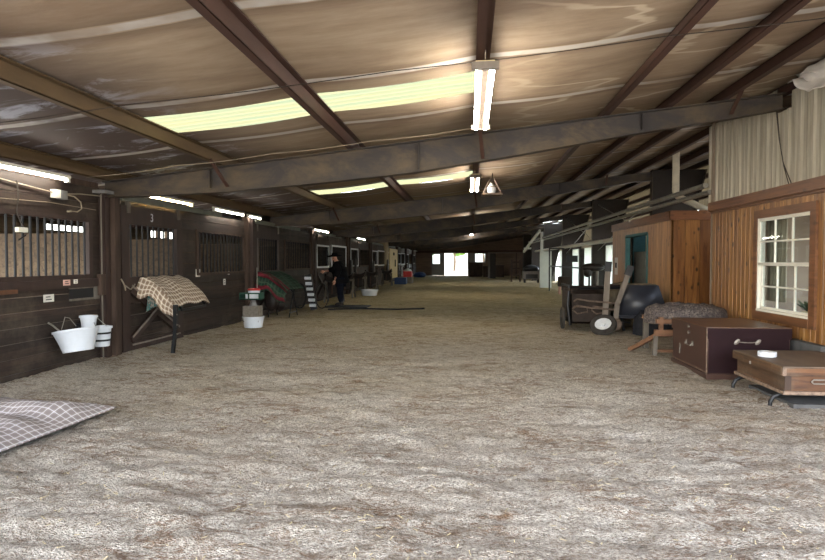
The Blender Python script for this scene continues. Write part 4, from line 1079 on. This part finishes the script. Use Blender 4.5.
struct(MB().box(XR - .04, 6.6, YB - .05, YB + .02, ZB - .2, ZB).build('trim_6', 'orange_beam_x'))
struct(box(XR + .05, 6.6, YF - .1, YF, -.05, ZB - .06).build('wall_booth_far', 'roomdark'))
struct(box(6.0, 6.1, YB + .05, YF - .1, -.05, ZB - .06).build('wall_booth_back', 'stain'))
w2 = struct(MB().box(XR - .02, XR + .1, OY0 - .05, OY0 + .03, OZ0, OZ1).box(XR - .02, XR + .1, OY1 - .03, OY1 + .05, OZ0, OZ1).box(XR - .02, XR + .1, OY0, OY1, OZ1 - .04, OZ1 + .03).box(XR - .05, XR + .1, OY0, OY1, OZ0, OZ0 + .05).build('window_2', 'teal'))
MB().box(XR + .3, XR + .34, 16.3, 17.4, .7, 1.75).build('inner_panel', 'galv', w2)
tag(MB().box(4.85, 5.2, 18.45, 18.58, .0, 2.4).build('teal_cupboard', 'teal'), 'teal painted panel inside the booth opening', 'panel')
tag(MB().box(5.2, 6.0, 18.52, 18.59, .0, 2.4).build('tan_board', 'stain'), 'tan board with a paper notice inside the booth opening', 'board')
o = thing('paper_notice', 'white paper notice inside the booth opening', 'sign', (5.5, 18.5, 1.6)); MB().box(5.42, 5.6, 18.5, 18.51, 1.68, 2.05).build('card', 'paper', o)
MB().box(5.45, 5.57, 18.496, 18.5, 1.9, 1.93).box(5.45, 5.55, 18.496, 18.5, 1.8, 1.82).build('writing', 'ink', o)
o = thing('paper_notice', 'small white notice on the pine boards left of the booth opening', 'sign', (XR - .01, 18.3, 1.2)); MB().box(XR - .014, XR - .004, 18.02, 18.35, 1.1, 1.6).build('card', 'paper', o)
MB().box(XR - .017, XR - .014, 18.1, 18.28, 1.3, 1.45).build('writing', 'ink', o)

# vent pipe with elbow
tag(MB().tube([(4.55, 13.9, 4.0), (4.55, 13.9, 3.05), (4.57, 13.9, 2.97), (4.64, 13.9, 2.91), (5.2, 13.9, 2.64), (5.2, 13.9, 2.5)], .075, 16).build('vent_pipe', 'pvc', smooth=True), 'pale round vent pipe dropping from the roof and elbowing onto the pine booth', 'pipe')

# long pipes down the right side
for x, z, y0, y1, rad, mat, lab in [(4.22, 2.86, 11.3, 44, .05, 'galv', 'upper grey metal pipe running down the aisle above the pine booth'), (4.3, 2.74, 11.3, 44, .045, 'galv', 'lower grey metal pipe just under the other above the pine booth'),
                                   (4.7, 2.2, 18.75, 44, .075, 'brightgalv', 'bright galvanised pipe along the top of the white panels')]:
    tag(MB().tube([(x, y0, z), (x, (y0 + y1) / 2, z + .0), (x, y1, z)], rad, 8).build('long_pipe', mat, smooth=True), lab, 'pipe')

# tapered frame columns
cl = ['nearest, behind the pine booth', 'second, over the white panels', 'third, left of the second', 'fourth, thin and dark', 'fifth, far off', 'sixth, farthest']
for k, Y in enumerate(YR[1:]):
    r = thing('steel_column', 'dark tapered steel column on the right, ' + cl[k], 'column', (5.2, Y, 0), 'tapered frame columns')
    t = .1; a0, a1, b0, b1 = 4.78, 5.2, 4.78, 6.15; zt = zr(5.4) - .02
    MB().vf([(a0, Y - .02, -.05), (a1, Y - .02, -.05), (b1, Y - .02, zt), (b0, Y - .02, zt), (a0, Y + .02, -.05), (a1, Y + .02, -.05), (b1, Y + .02, zt), (b0, Y + .02, zt)],
            [(0, 1, 2, 3), (7, 6, 5, 4), (0, 4, 5, 1), (1, 5, 6, 2), (2, 6, 7, 3), (3, 7, 4, 0)]).build('web', 'column', r)
    MB().beam((a0, Y, -.05), (b0, Y, zt), .2, .02, (1, 0, 0)).build('flange', 'steel', r)
    MB().beam((a1, Y, -.05), (b1, Y, zt), .2, .02, (1, 0, 0)).build('flange', 'steel', r)
for k, (Y0_, Y1_) in enumerate(zip(YR[1:3], YR[2:4])):
    r = thing('cross_bracing', 'thin crossed brace rods between the ' + ('first and second' if k == 0 else 'second and third') + ' dark columns', 'brace', (5.2, Y0_, 1.9), 'brace rods')
    MB().tube([(5.3, Y0_, 3.7), (5.0, Y1_, 1.9)], .016, 5).build('rod', 'galv', r); MB().tube([(5.3, Y0_, 1.9), (5.0, Y1_, 3.7)], .016, 5).build('rod', 'galv', r)

# outer right wall: tan siding over girts, white sheet below
mb = MB(); y = 18.9
mb.box(6.42, 6.46, 11.3, 18.9, 2.95, 4.15); mb.box(6.42, 6.46, 11.3, 18.9, -.05, 2.3)
while y < YEND: mb.box(6.42, 6.46, y, min(y + .9, YEND) - .01, 2.15, 4.15); y += .9
struct(mb.build('wall_outer', 'tan_sheet'))  # siding made translucent so it looks lit from outside
mb = MB(); gaps = [(19.5, 37), (43, 46)]; y = 18.9  # gaps added behind the white panels so daylight backlights them
for a, b in gaps + [(YEND, YEND)]:
    if a > y: mb.box(6.4, 6.46, y, a, -.05, 2.1)
    y = b
struct(mb.build('wall_outer_lower', 'whitewall'))
for z, lab in ((2.5, 'lowest'), (3.2, 'middle'), (3.75, 'top')):
    tag(MB().box(6.3, 6.42, 12, YEND, z, z + .1).build('wall_girt', 'purlin'), lab + ' dark steel girt across the tan siding on the right', 'beam', 'wall girts')
# white wall panels standing between columns, galvanised rail on top
for i, (y0, y1, x, z1, mat, lab) in enumerate([(20.1, 24.2, 5.3, 2.1, 'sheet', 'bright white wall panel just left of the pine booth'), (24.2, 25.9, 5.34, 2.1, 'column', 'dark door panel between two bright white wall panels'), (25.9, 28.6, 5.3, 2.1, 'sheet', 'bright white wall panel behind the black saddle seat'), (28.6, 30.2, 5.34, 2.1, 'column', 'dark narrow panel left of the bright white ones'), (30.2, 36.5, 5.3, 2.1, 'sheet', 'pale panel behind the black gate post')]):  # white sheets made translucent to glow with light from the wall gap
    tag(MB().box(x, x + .05, y0, y1, -.02, z1).bevel(.01, 1).build('wall_panel', mat), lab, 'panel')
tag(MB().box(3.95, 4.6, 34.6, 34.68, -.02, 2.05).bevel(.01, 1).build('wall_panel', 'whitewall'), 'large off-white panel facing the camera at the aisle end of the right side', 'panel')
# black gate frame
r = thing('gate_frame', 'black steel gate frame standing on the right before the white panels', 'gate', (4.6, 26, 0))
for p, q in (((3.95, 30.5, 0), (3.95, 30.5, 2.15)), ((4.35, 22.5, 0), (4.35, 22.5, 1.3)), ((3.95, 30.5, 1.25), (4.35, 22.5, 1.22)), ((3.95, 30.5, 2.12), (4.8, 30.5, 2.12))):
    MB().beam(p, q, .06, .06).build('post' if p[2] != q[2] else 'rail', 'blackmetal', r)
tag(MB().box(4.4, 4.9, 28.0, 28.05, 1.45, 1.75).build('black_sign', 'black'), 'small black panel hanging on the grey sheet panel', 'sign')
r = thing('black_saddle_seat', 'black curved saddle perched on the gate rail against the white panel', 'saddle', (4.35, 21.6, 1.05))
MB().ball((4.3, 21.6, 1.28), .42, .2, .15, 3).ball((4.12, 21.6, 1.12), .16, .17, .2, 3).build('seat', 'leather', r, smooth='all')
MB().tube([(4.45, 21.6, 1.2), (4.45, 21.6, .1)], .05, 8).build('stand', 'greyframe', r)
MB().lathe((4.45, 21.6, -.02), [(.3, 0), (.3, .04), (.06, .14)], 16).build('base', 'greyframe', r, smooth=True)
r = thing('pink_crate', 'small pinkish machine low beside the black gate post', 'machine', (4.2, 27.6, 0))
MB().box(4.0, 4.45, 27.4, 28.0, .35, .8).bevel(.04, 2).build('body', 'cartbox', r)
for x in (4.05, 4.4): MB().box(x - .03, x + .03, 27.5, 27.9, 0, .36).build('leg', 'pinkpaper', r)
# far right small things
r = thing('wooden_gate', 'brown wooden gate far down the right side', 'gate', (2.9, 44, 0))
for x in (2.95, 3.55): MB().box(x, x + .12, 43.9, 44, 0, 1.6).build('post', 'post', r)
for z in (.4, .9, 1.35): MB().box(3.0, 3.6, 43.92, 43.98, z, z + .12).build('board', 'post', r)
r = thing('utility_cart', 'small dark cart with pale front parked far down the right side', 'cart', (4.2, 42, 0))
MB().box(3.65, 4.75, 41.5, 42.9, .25, .8).bevel(.06, 2).build('body', 'greyframe', r)
MB().box(3.8, 4.6, 41.47, 41.5, .3, .6).build('grille', 'black', r)
MB().ball((4.2, 42.1, .95), .55, .5, .28, 3, .06).build('cover', 'black', r, smooth='all')
for x in (3.75, 4.65): MB().lathe((x - .06, 41.8, .22), [(.22, 0), (.22, .12)], 14, (1, 0, 0)).build('wheel', 'rubber', r, smooth=True)
r = thing('stair_rail', 'white diagonal framework high at the far right of the aisle', 'frame', (4.3, 40, 2.0))
MB().beam((3.7, 42, 2.15), (4.1, 36, 3.3), .12, .14).build('beam', 'whitewall', r); MB().beam((3.6, 41, 2.35), (4.1, 41, 2.35), .1, .12).build('beam', 'whitewall', r)
tag(MB().box(4.1, 4.25, 35.6, 35.75, 2.0, 3.2).build('pale_post', 'whitewall'), 'short pale post standing above the end of the right-hand panels', 'post')
r = thing('pipe_gate', 'dark rectangular pipe frame at the far right end', 'gate', (2.2, 52, 0))
MB().box(1.55, 1.72, 52, 52.1, 0, 2.25).build('post', 'greyframe', r); MB().box(1.72, 4.6, 52, 52.1, 2.15, 2.25).build('rail', 'greyframe', r); MB().box(3.9, 4.0, 52, 52.1, 0, 2.2).build('post', 'post', r)
MB().box(1.72, 2.2, 52.02, 52.08, 0, 2.15).build('sheet', 'column', r)

# ------------------------------------------------------------------ big brown trunk
x0, x1, y0, y1, zt = 3.08, 4.09, 8.1, 9.44, .64
r = thing('tack_chest', 'large dark brown tack trunk with maroon end by the pine wall', 'trunk', ((x0 + x1) / 2, (y0 + y1) / 2, 0))
MB().box(x0, x1, y0, y1, .03, zt - .15).bevel(.008, 1).build('body', 'trunk', r)
tag(MB().box(x0 + .01, x1 - .01, y0 - .006, y0 + .01, .04, zt - .15).build('end_panel', 'trunk_end', r), 'maroon end panel', None)
MB().box(x0 - .02, x1 + .02, y0 - .02, y1 + .02, -.04, .03).bevel(.006, 1).build('plinth', 'trunk', r)
lid = MB().box(x0 - .015, x1 + .015, y0 - .015, y1 + .015, zt - .15, zt - .01).bevel(.008, 1).build('lid', 'trunk', r)
MB().box(x0 - .012, x1 + .012, y0 - .012, y1 + .012, zt - .01, zt).build('lid_top', 'trunk_top', lid)
MB().box(x0 - .018, x1 + .018, y0 - .02, y0 - .014, zt - .15, zt - .01).build('lid_end', 'trunk_end', lid)
MB().tube([(x0 - .018, y0 - .018, .04), (x0 - .018, y0 - .018, zt)], .006, 6).build('corner_edge', 'trunk_edge', r)
MB().box(x0 - .02, x0 - .012, y0, y1, .05, .06).build('bottom_edge', 'trunk_edge', r)
yc = (y0 + y1) / 2
for z in (.585, .5): MB().lathe((x0 - .032, yc - .03, z), [(.022, 0), (.022, .016)], 12, (1, 0, 0)).build('lock_disc', 'chrome', r, smooth=True)
h = MB().tube([(x0 - .02, yc + .07, .36), (x0 - .03, yc + .07, .33), (x0 - .04, yc - .17, .33), (x0 - .02, yc - .17, .36)], .008, 6); h.box(x0 - .02, x0 - .012, yc + .04, yc + .1, .33, .39).box(x0 - .02, x0 - .012, yc - .2, yc - .14, .33, .39); h.build('handle', 'chrome', r, smooth=True)
hx = (x0 + x1) / 2 - .02; yf = y0 - .022
h = MB().tube([(hx - .1, yf, .455), (hx - .05, yf - .02, .45), (hx + .05, yf - .02, .45), (hx + .1, yf, .455)], .007, 6)
for s_ in (-1, 1): h.lathe((hx + s_ * .13, yf + .01, .455), [(.035, 0), (.035, .01), (.01, .018)], 12, (0, -1, 0), 1.3, .7)
h.build('handle', 'chrome', r, smooth=True)
MB().box(x0 - .018, x0 - .012, y1 - .35, y1 - .33, .15, .3).build('scuff', 'chrome', r)

# ------------------------------------------------------------------ small scuffed trunk on iron feet + roll of tape
x0, x1, y0, y1 = 3.19, 4.16, 6.44, 7.6; zb, zt = .13, .42
r = thing('wooden_chest', 'smaller scuffed wooden chest on black curved iron feet, in front of the brown trunk', 'chest', ((x0 + x1) / 2, (y0 + y1) / 2, 0))
MB().box(x0 + .04, x1, y0 + .04, y1 - .02, zb + .02, zt - .09).bevel(.006, 1).build('body', 'worn', r)
MB().box(x0 + .045, x1 - .01, y0 + .034, y0 + .042, zb + .03, zt - .09).build('end_panel', 'worn_end', r)
MB().box(x0 + .01, x1 + .02, y0 + .0, y1, zb, zb + .035).bevel(.005, 1).build('base_board', 'trunk_edge', r)
lid = MB().box(x0, x1 + .02, y0, y1 + .02, zt - .095, zt - .012).bevel(.01, 1).build('lid', 'worn', r)
MB().box(x0 + .02, x1 + .01, y0 - .003, y0 + .002, zt - .085, zt - .02).build('lid_end', 'worn_end', lid)
MB().box(x0 + .004, x1 + .016, y0 + .004, y1 + .016, zt - .012, zt).build('lid_top', 'worn_top', lid)
MB().box(x0 - .002, x0 + .035, y0 - .004, y0 + .035, zt - .095, zt - .012).build('corner_block', 'trunk_edge', lid)
MB().box(x0 + .035, x0 + .1, y0 + .028, y0 + .04, zb + .04, zt - .1).build('corner_plate', 'post', r)
for yy in (y0 + .12, y1 - .15):
    MB().tube([(x0 - .06, yy, -.01), (x0 - .06, yy, .03), (x0 - .03, yy, .085), (x0 + .03, yy, .115), (x0 + .2, yy, .118), (x1 - .1, yy, .118), (x1 - .0, yy, .1), (x1 + .04, yy, .03), (x1 + .05, yy, -.01)], .021, 8).build('iron_foot', 'blackmetal', r, smooth=True)
hx = x0 + .4; yf = y0 + .03
h = MB(); h.tube([(hx - .11, yf - .01, .265), (hx - .09, yf - .014, .245), (hx + .09, yf - .014, .245), (hx + .11, yf - .01, .265), (hx + .09, yf - .014, .285), (hx - .09, yf - .014, .285), (hx - .11, yf - .01, .265)], .008, 6)
h.build('handle', 'chrome', r, smooth=True)
MB().tube([(x0 + .0, y1 - .45, .33), (x0 - .005, y1 - .45, .36)], .012, 6).build('latch', 'chrome', r)
tag(MB().box(x0 + .14, 4.1, 6.5, 7.5, -.03, .02).bevel(.01, 1).build('ground_pad', 'concrete'), 'flat grey pad on the shavings under the scuffed chest', 'pad')
r = thing('tape_roll', 'round white roll of tape lying on the scuffed chest lid', 'tape', (3.34, 7.13, zt))
MB().lathe((3.36, 7.13, zt), [(.06, .0), (.092, .0), (.095, .005), (.095, .05), (.092, .055), (.06, .055), (.058, .05), (.058, .005)], 28).build('roll', 'white', r, smooth=True)
MB().lathe((3.36, 7.13, zt), [(.05, .001), (.0575, .001), (.0575, .05), (.05, .05)], 28).build('core', 'winwhite', r, smooth=True)

# ------------------------------------------------------------------ bench rack with rumpled blanket
r = thing('sawhorse_bench', 'low orange-brown wooden bench rack behind the large trunk', 'bench', (3.5, 10.3, 0))
MB().box(2.98, 4.15, 9.9, 9.98, .5, .57).build('rail', 'benchwood', r); MB().box(3.0, 4.15, 10.75, 10.83, .5, .57).build('rail', 'benchwood', r)
MB().box(2.95, 4.1, 9.88, 9.96, .3, .4).build('rail', 'benchwood', r)
MB().beam((3.05, 9.93, .6), (3.05, 9.93, .3), .07, .06, (1, 0, 0)).build('upright', 'benchwood', r)
MB().beam((3.08, 9.93, .36), (2.72, 10.5, -.01), .09, .06).build('leg', 'benchwood', r)
MB().beam((2.98, 9.95, .3), (2.96, 9.95, -.02), .07, .06, (1, 0, 0)).build('leg', 'greypost', r)
MB().box(3.95, 4.03, 9.9, 9.98, -.02, .5).build('leg', 'greypost', r); MB().box(3.02, 3.1, 10.75, 10.83, -.02, .5).build('leg', 'greypost', r); MB().box(3.95, 4.03, 10.75, 10.83, -.02, .5).build('leg', 'greypost', r)
MB().box(3.0, 4.0, 9.94, 9.98, .03, .08).build('stretcher', 'benchwood', r)
def lump(cx, cy, z0, rx, ry, h, seed, nu=40, nv=26, over=.1):
    def f(u, v):
        a = u * 2 * PI; q = v
        e = (1 + .14 * NZ.noise(Vector((math.cos(a) * 2 + seed, math.sin(a) * 2, 0))))
        rr = math.sin(q * PI / 2) ** .6 * e
        hh = h * math.cos(q * PI / 2) ** .5 if q < 1 else 0
        n = .16 * NZ.noise(Vector((rr * math.cos(a) * 3 + seed, rr * math.sin(a) * 4, seed))) + .07 * NZ.noise(Vector((rr * math.cos(a) * 9, rr * math.sin(a) * 9, seed)))
        zz = z0 + max(0, hh * (1 + n * 1.8)) - (over * max(0, q - .8) * 5)
        return (cx + rx * rr * math.cos(a), cy + ry * rr * math.sin(a), zz)
    m = MB().grid(f, nu, nv, False); bmesh.ops.remove_doubles(m.b, verts=m.b.verts, dist=.0005); return m
tag(lump(3.55, 10.35, .57, .64, .42, .21, 2).build('printed_blanket', 'quilt', smooth='all'), 'rumpled grey-brown patterned blanket heaped on the wooden bench', 'blanket')
tag(lump(3.72, 12.6, .0, .38, .3, .46, 7, over=0).build('dark_tarp', 'tarp', smooth='all'), 'crumpled dark cloth on the floor in front of the overturned tub', 'cloth')

# ------------------------------------------------------------------ overturned tub
r = thing('overturned_cart_tub', 'big dark blue plastic dump tub turned upside down in front of the booth', 'tub', (3.62, 13.0, .2))
b0 = [(3.18, 13.15), (4.22, 13.1), (4.24, 13.9), (3.14, 13.9)]; t0 = [(3.48, 13.28), (4.0, 13.22), (4.04, 13.8), (3.42, 13.8)]
mb = MB(); vs = [(x, y, .27) for x, y in b0] + [(x, y, .98) for x, y in t0]
mb.vf(vs, [(3, 2, 1, 0), (4, 5, 6, 7), (0, 1, 5, 4), (1, 2, 6, 5), (2, 3, 7, 6), (3, 0, 4, 7)]).bevel(.10, 4).build('shell', 'tub', r, smooth='all')
MB().vf([(x * 1 + (.0), y, .285) for x, y in [(3.14, 13.1), (4.25, 13.05), (4.27, 13.93), (3.1, 13.93)]] + [(x, y, .34) for x, y in [(3.16, 13.12), (4.23, 13.07), (4.26, 13.92), (3.12, 13.92)]], [(3, 2, 1, 0), (4, 5, 6, 7), (0, 1, 5, 4), (1, 2, 6, 5), (2, 3, 7, 6), (3, 0, 4, 7)]).bevel(.02, 2).build('rim', 'tub', r)
MB().vf([(3.49, 13.32, .983), (3.99, 13.27, .983), (4.0, 13.78, .99), (3.44, 13.78, .99), (3.52, 13.34, 1.0), (3.97, 13.3, 1.0), (3.98, 13.76, 1.005), (3.47, 13.76, 1.005)], [(3, 2, 1, 0), (4, 5, 6, 7), (0, 1, 5, 4), (1, 2, 6, 5), (2, 3, 7, 6), (3, 0, 4, 7)]).build('dusty_bottom', 'tubdust', r)
r2 = r
for x, y in ((3.25, 13.25), (4.1, 13.2), (3.25, 13.8), (4.15, 13.8)): MB().beam((x, y, .3), (x + .05, y, .0), .05, .05).build('leg', 'blackmetal', r)
# second dusty shell behind
o = MB().vf([(2.98, 13.95, .0), (3.65, 13.95, .0), (3.7, 14.7, .0), (2.98, 14.7, .0), (3.08, 14.05, .9), (3.6, 14.05, 1.02), (3.6, 14.6, 1.02), (3.05, 14.6, .9)], [(3, 2, 1, 0), (4, 5, 6, 7), (0, 1, 5, 4), (1, 2, 6, 5), (2, 3, 7, 6), (3, 0, 4, 7)]).bevel(.08, 3)
# ------------------------------------------------------------------ garden cart stood up: two upright handles, axle and white-hubbed wheel
o.build('seat_shell', 'tubdust', smooth='all'); tag(bpy.data.objects['seat_shell'], 'dusty tan shell between the upright handles and the blue tub', 'tub')
r = thing('hand_cart', 'hand cart tipped up with two grey upright handles and a white-rimmed wheel', 'cart', (2.85, 12.85, 0))
for p, q, kk in (((2.84, 13.0, .18), (2.90, 13.0, 1.30), 0), ((3.03, 12.85, .26), (3.06, 12.85, .62), 1), ((3.06, 12.85, .60), (3.27, 12.85, 1.22), 1)):
    h_ = MB().beam(p, q, .11 if kk == 0 else .1, .05, (0, 1, 0)).build('handle', 'greywood', r)
    if q[2] > 1:
        d = (Vector(q) - Vector(p)).normalized()
        tag(MB().beam(Vector(q) - d * .02, Vector(q) + d * .19, .13, .08, (0, 1, 0)).build('grip', 'black', h_), 'black grip', None)
MB().tube([(2.84, 12.96, .32), (3.1, 12.83, .3)], .02, 6).build('axle', 'rustpipe', r)
for z, a in ((.62, 0), (.48, .05)): MB().tube([(2.2, 13.0, z + .02), (2.25, 12.9, z + .08), (2.5, 12.88, z + .04), (3.05, 12.85, z)], .018, 6).build('frame_tube', 'rustpipe', r, smooth=True)
MB().tube([(2.95, 12.8, .2), (3.1, 12.75, .26), (3.3, 12.75, .22)], .018, 6).build('frame_tube', 'blackmetal', r, smooth=True)
ax = Vector((-.28, -.62, .73)).normalized(); wc = Vector((2.76, 12.75, .17))
whl = MB().lathe(wc - ax * .05, [(.17, 0), (.25, .0), (.275, .03), (.275, .07), (.25, .1), (.17, .1), (.165, .05)], 26, ax).build('wheel', 'rubber', r, smooth=True)
tag(MB().lathe(wc - ax * .03, [(.175, 0), (.175, .06), (.13, .07), (.05, .05), (.045, .09), (.02, .095)], 26, ax).build('wheel_rim', 'hub', whl, smooth=True), 'white wheel rim', None)
MB().lathe((3.02, 12.8, .17), [(.1, 0), (.13, .02), (.13, .07), (.1, .09)], 20, (-.3, -1, .2)).build('wheel', 'rustpipe', r, smooth=True)

# dark box cart
x0, x1, y0, y1 = 2.12, 2.98, 13.3, 14.5
r = thing('box_cart', 'dark rusty box cart with thin wheels left of the upright handles', 'cart', (2.55, 13.9, 0))
mb = MB()
mb.box(x0 + .06, x1, y0, y0 + .03, .14, .78).box(x0 + .06, x0 + .09, y0, y1, .14, .92).box(x1 - .03, x1, y0, y1, .14, .92).box(x0 + .06, x1, y1 - .03, y1, .14, .92).box(x0 + .06, x1, y0, y1, .14, .18)
mb.build('box', 'cartbox', r)
MB().tube([(x0 + .06, y0 - .01, .90), (x1 + .35, y0 + .1, .92)], .03, 8).tube([(x0 + .06, y0, .1), (x0 + .0, y0, .55), (x0 + .04, y0, .95), (x0 + .06, y1, .95)], .03, 8).build('frame_tube', 'blackmetal', r, smooth=True)
MB().beam((x0 + .0, y0, .88), (x1 + .3, y0 + .5, .95), .2, .05).build('top_board', 'cartbox', r)
mb = MB()
for a in (0, 1):
    yy = y0 - .03
    mb.tube([(x0 + .1 + .4 * a, yy, .46), (x0 + .13 + .4 * a, yy - .02, .52), (x0 + .4 + .4 * a, yy - .02, .50), (x0 + .42 + .4 * a, yy, .40), (x0 + .2 + .4 * a, yy - .02, .36), (x0 + .1 + .4 * a, yy, .44)], .018, 6)
mb.build('bent_bracket', 'rustpipe', r, smooth=True)
for x, rr_ in ((x0 - .06, .24), (x1 + .05, .24)):
    MB().lathe((x - .02, y0 + .35, rr_ - .01), [(rr_ * .7, 0), (rr_, .0), (rr_, .05), (rr_ * .7, .05)], 20, (1, 0, 0)).build('wheel', 'rubber', r, smooth=True)
MB().tube([(x0 - .1, y0 + .35, .23), (x1 + .1, y0 + .35, .23)], .018, 6).build('axle', 'blackmetal', r)
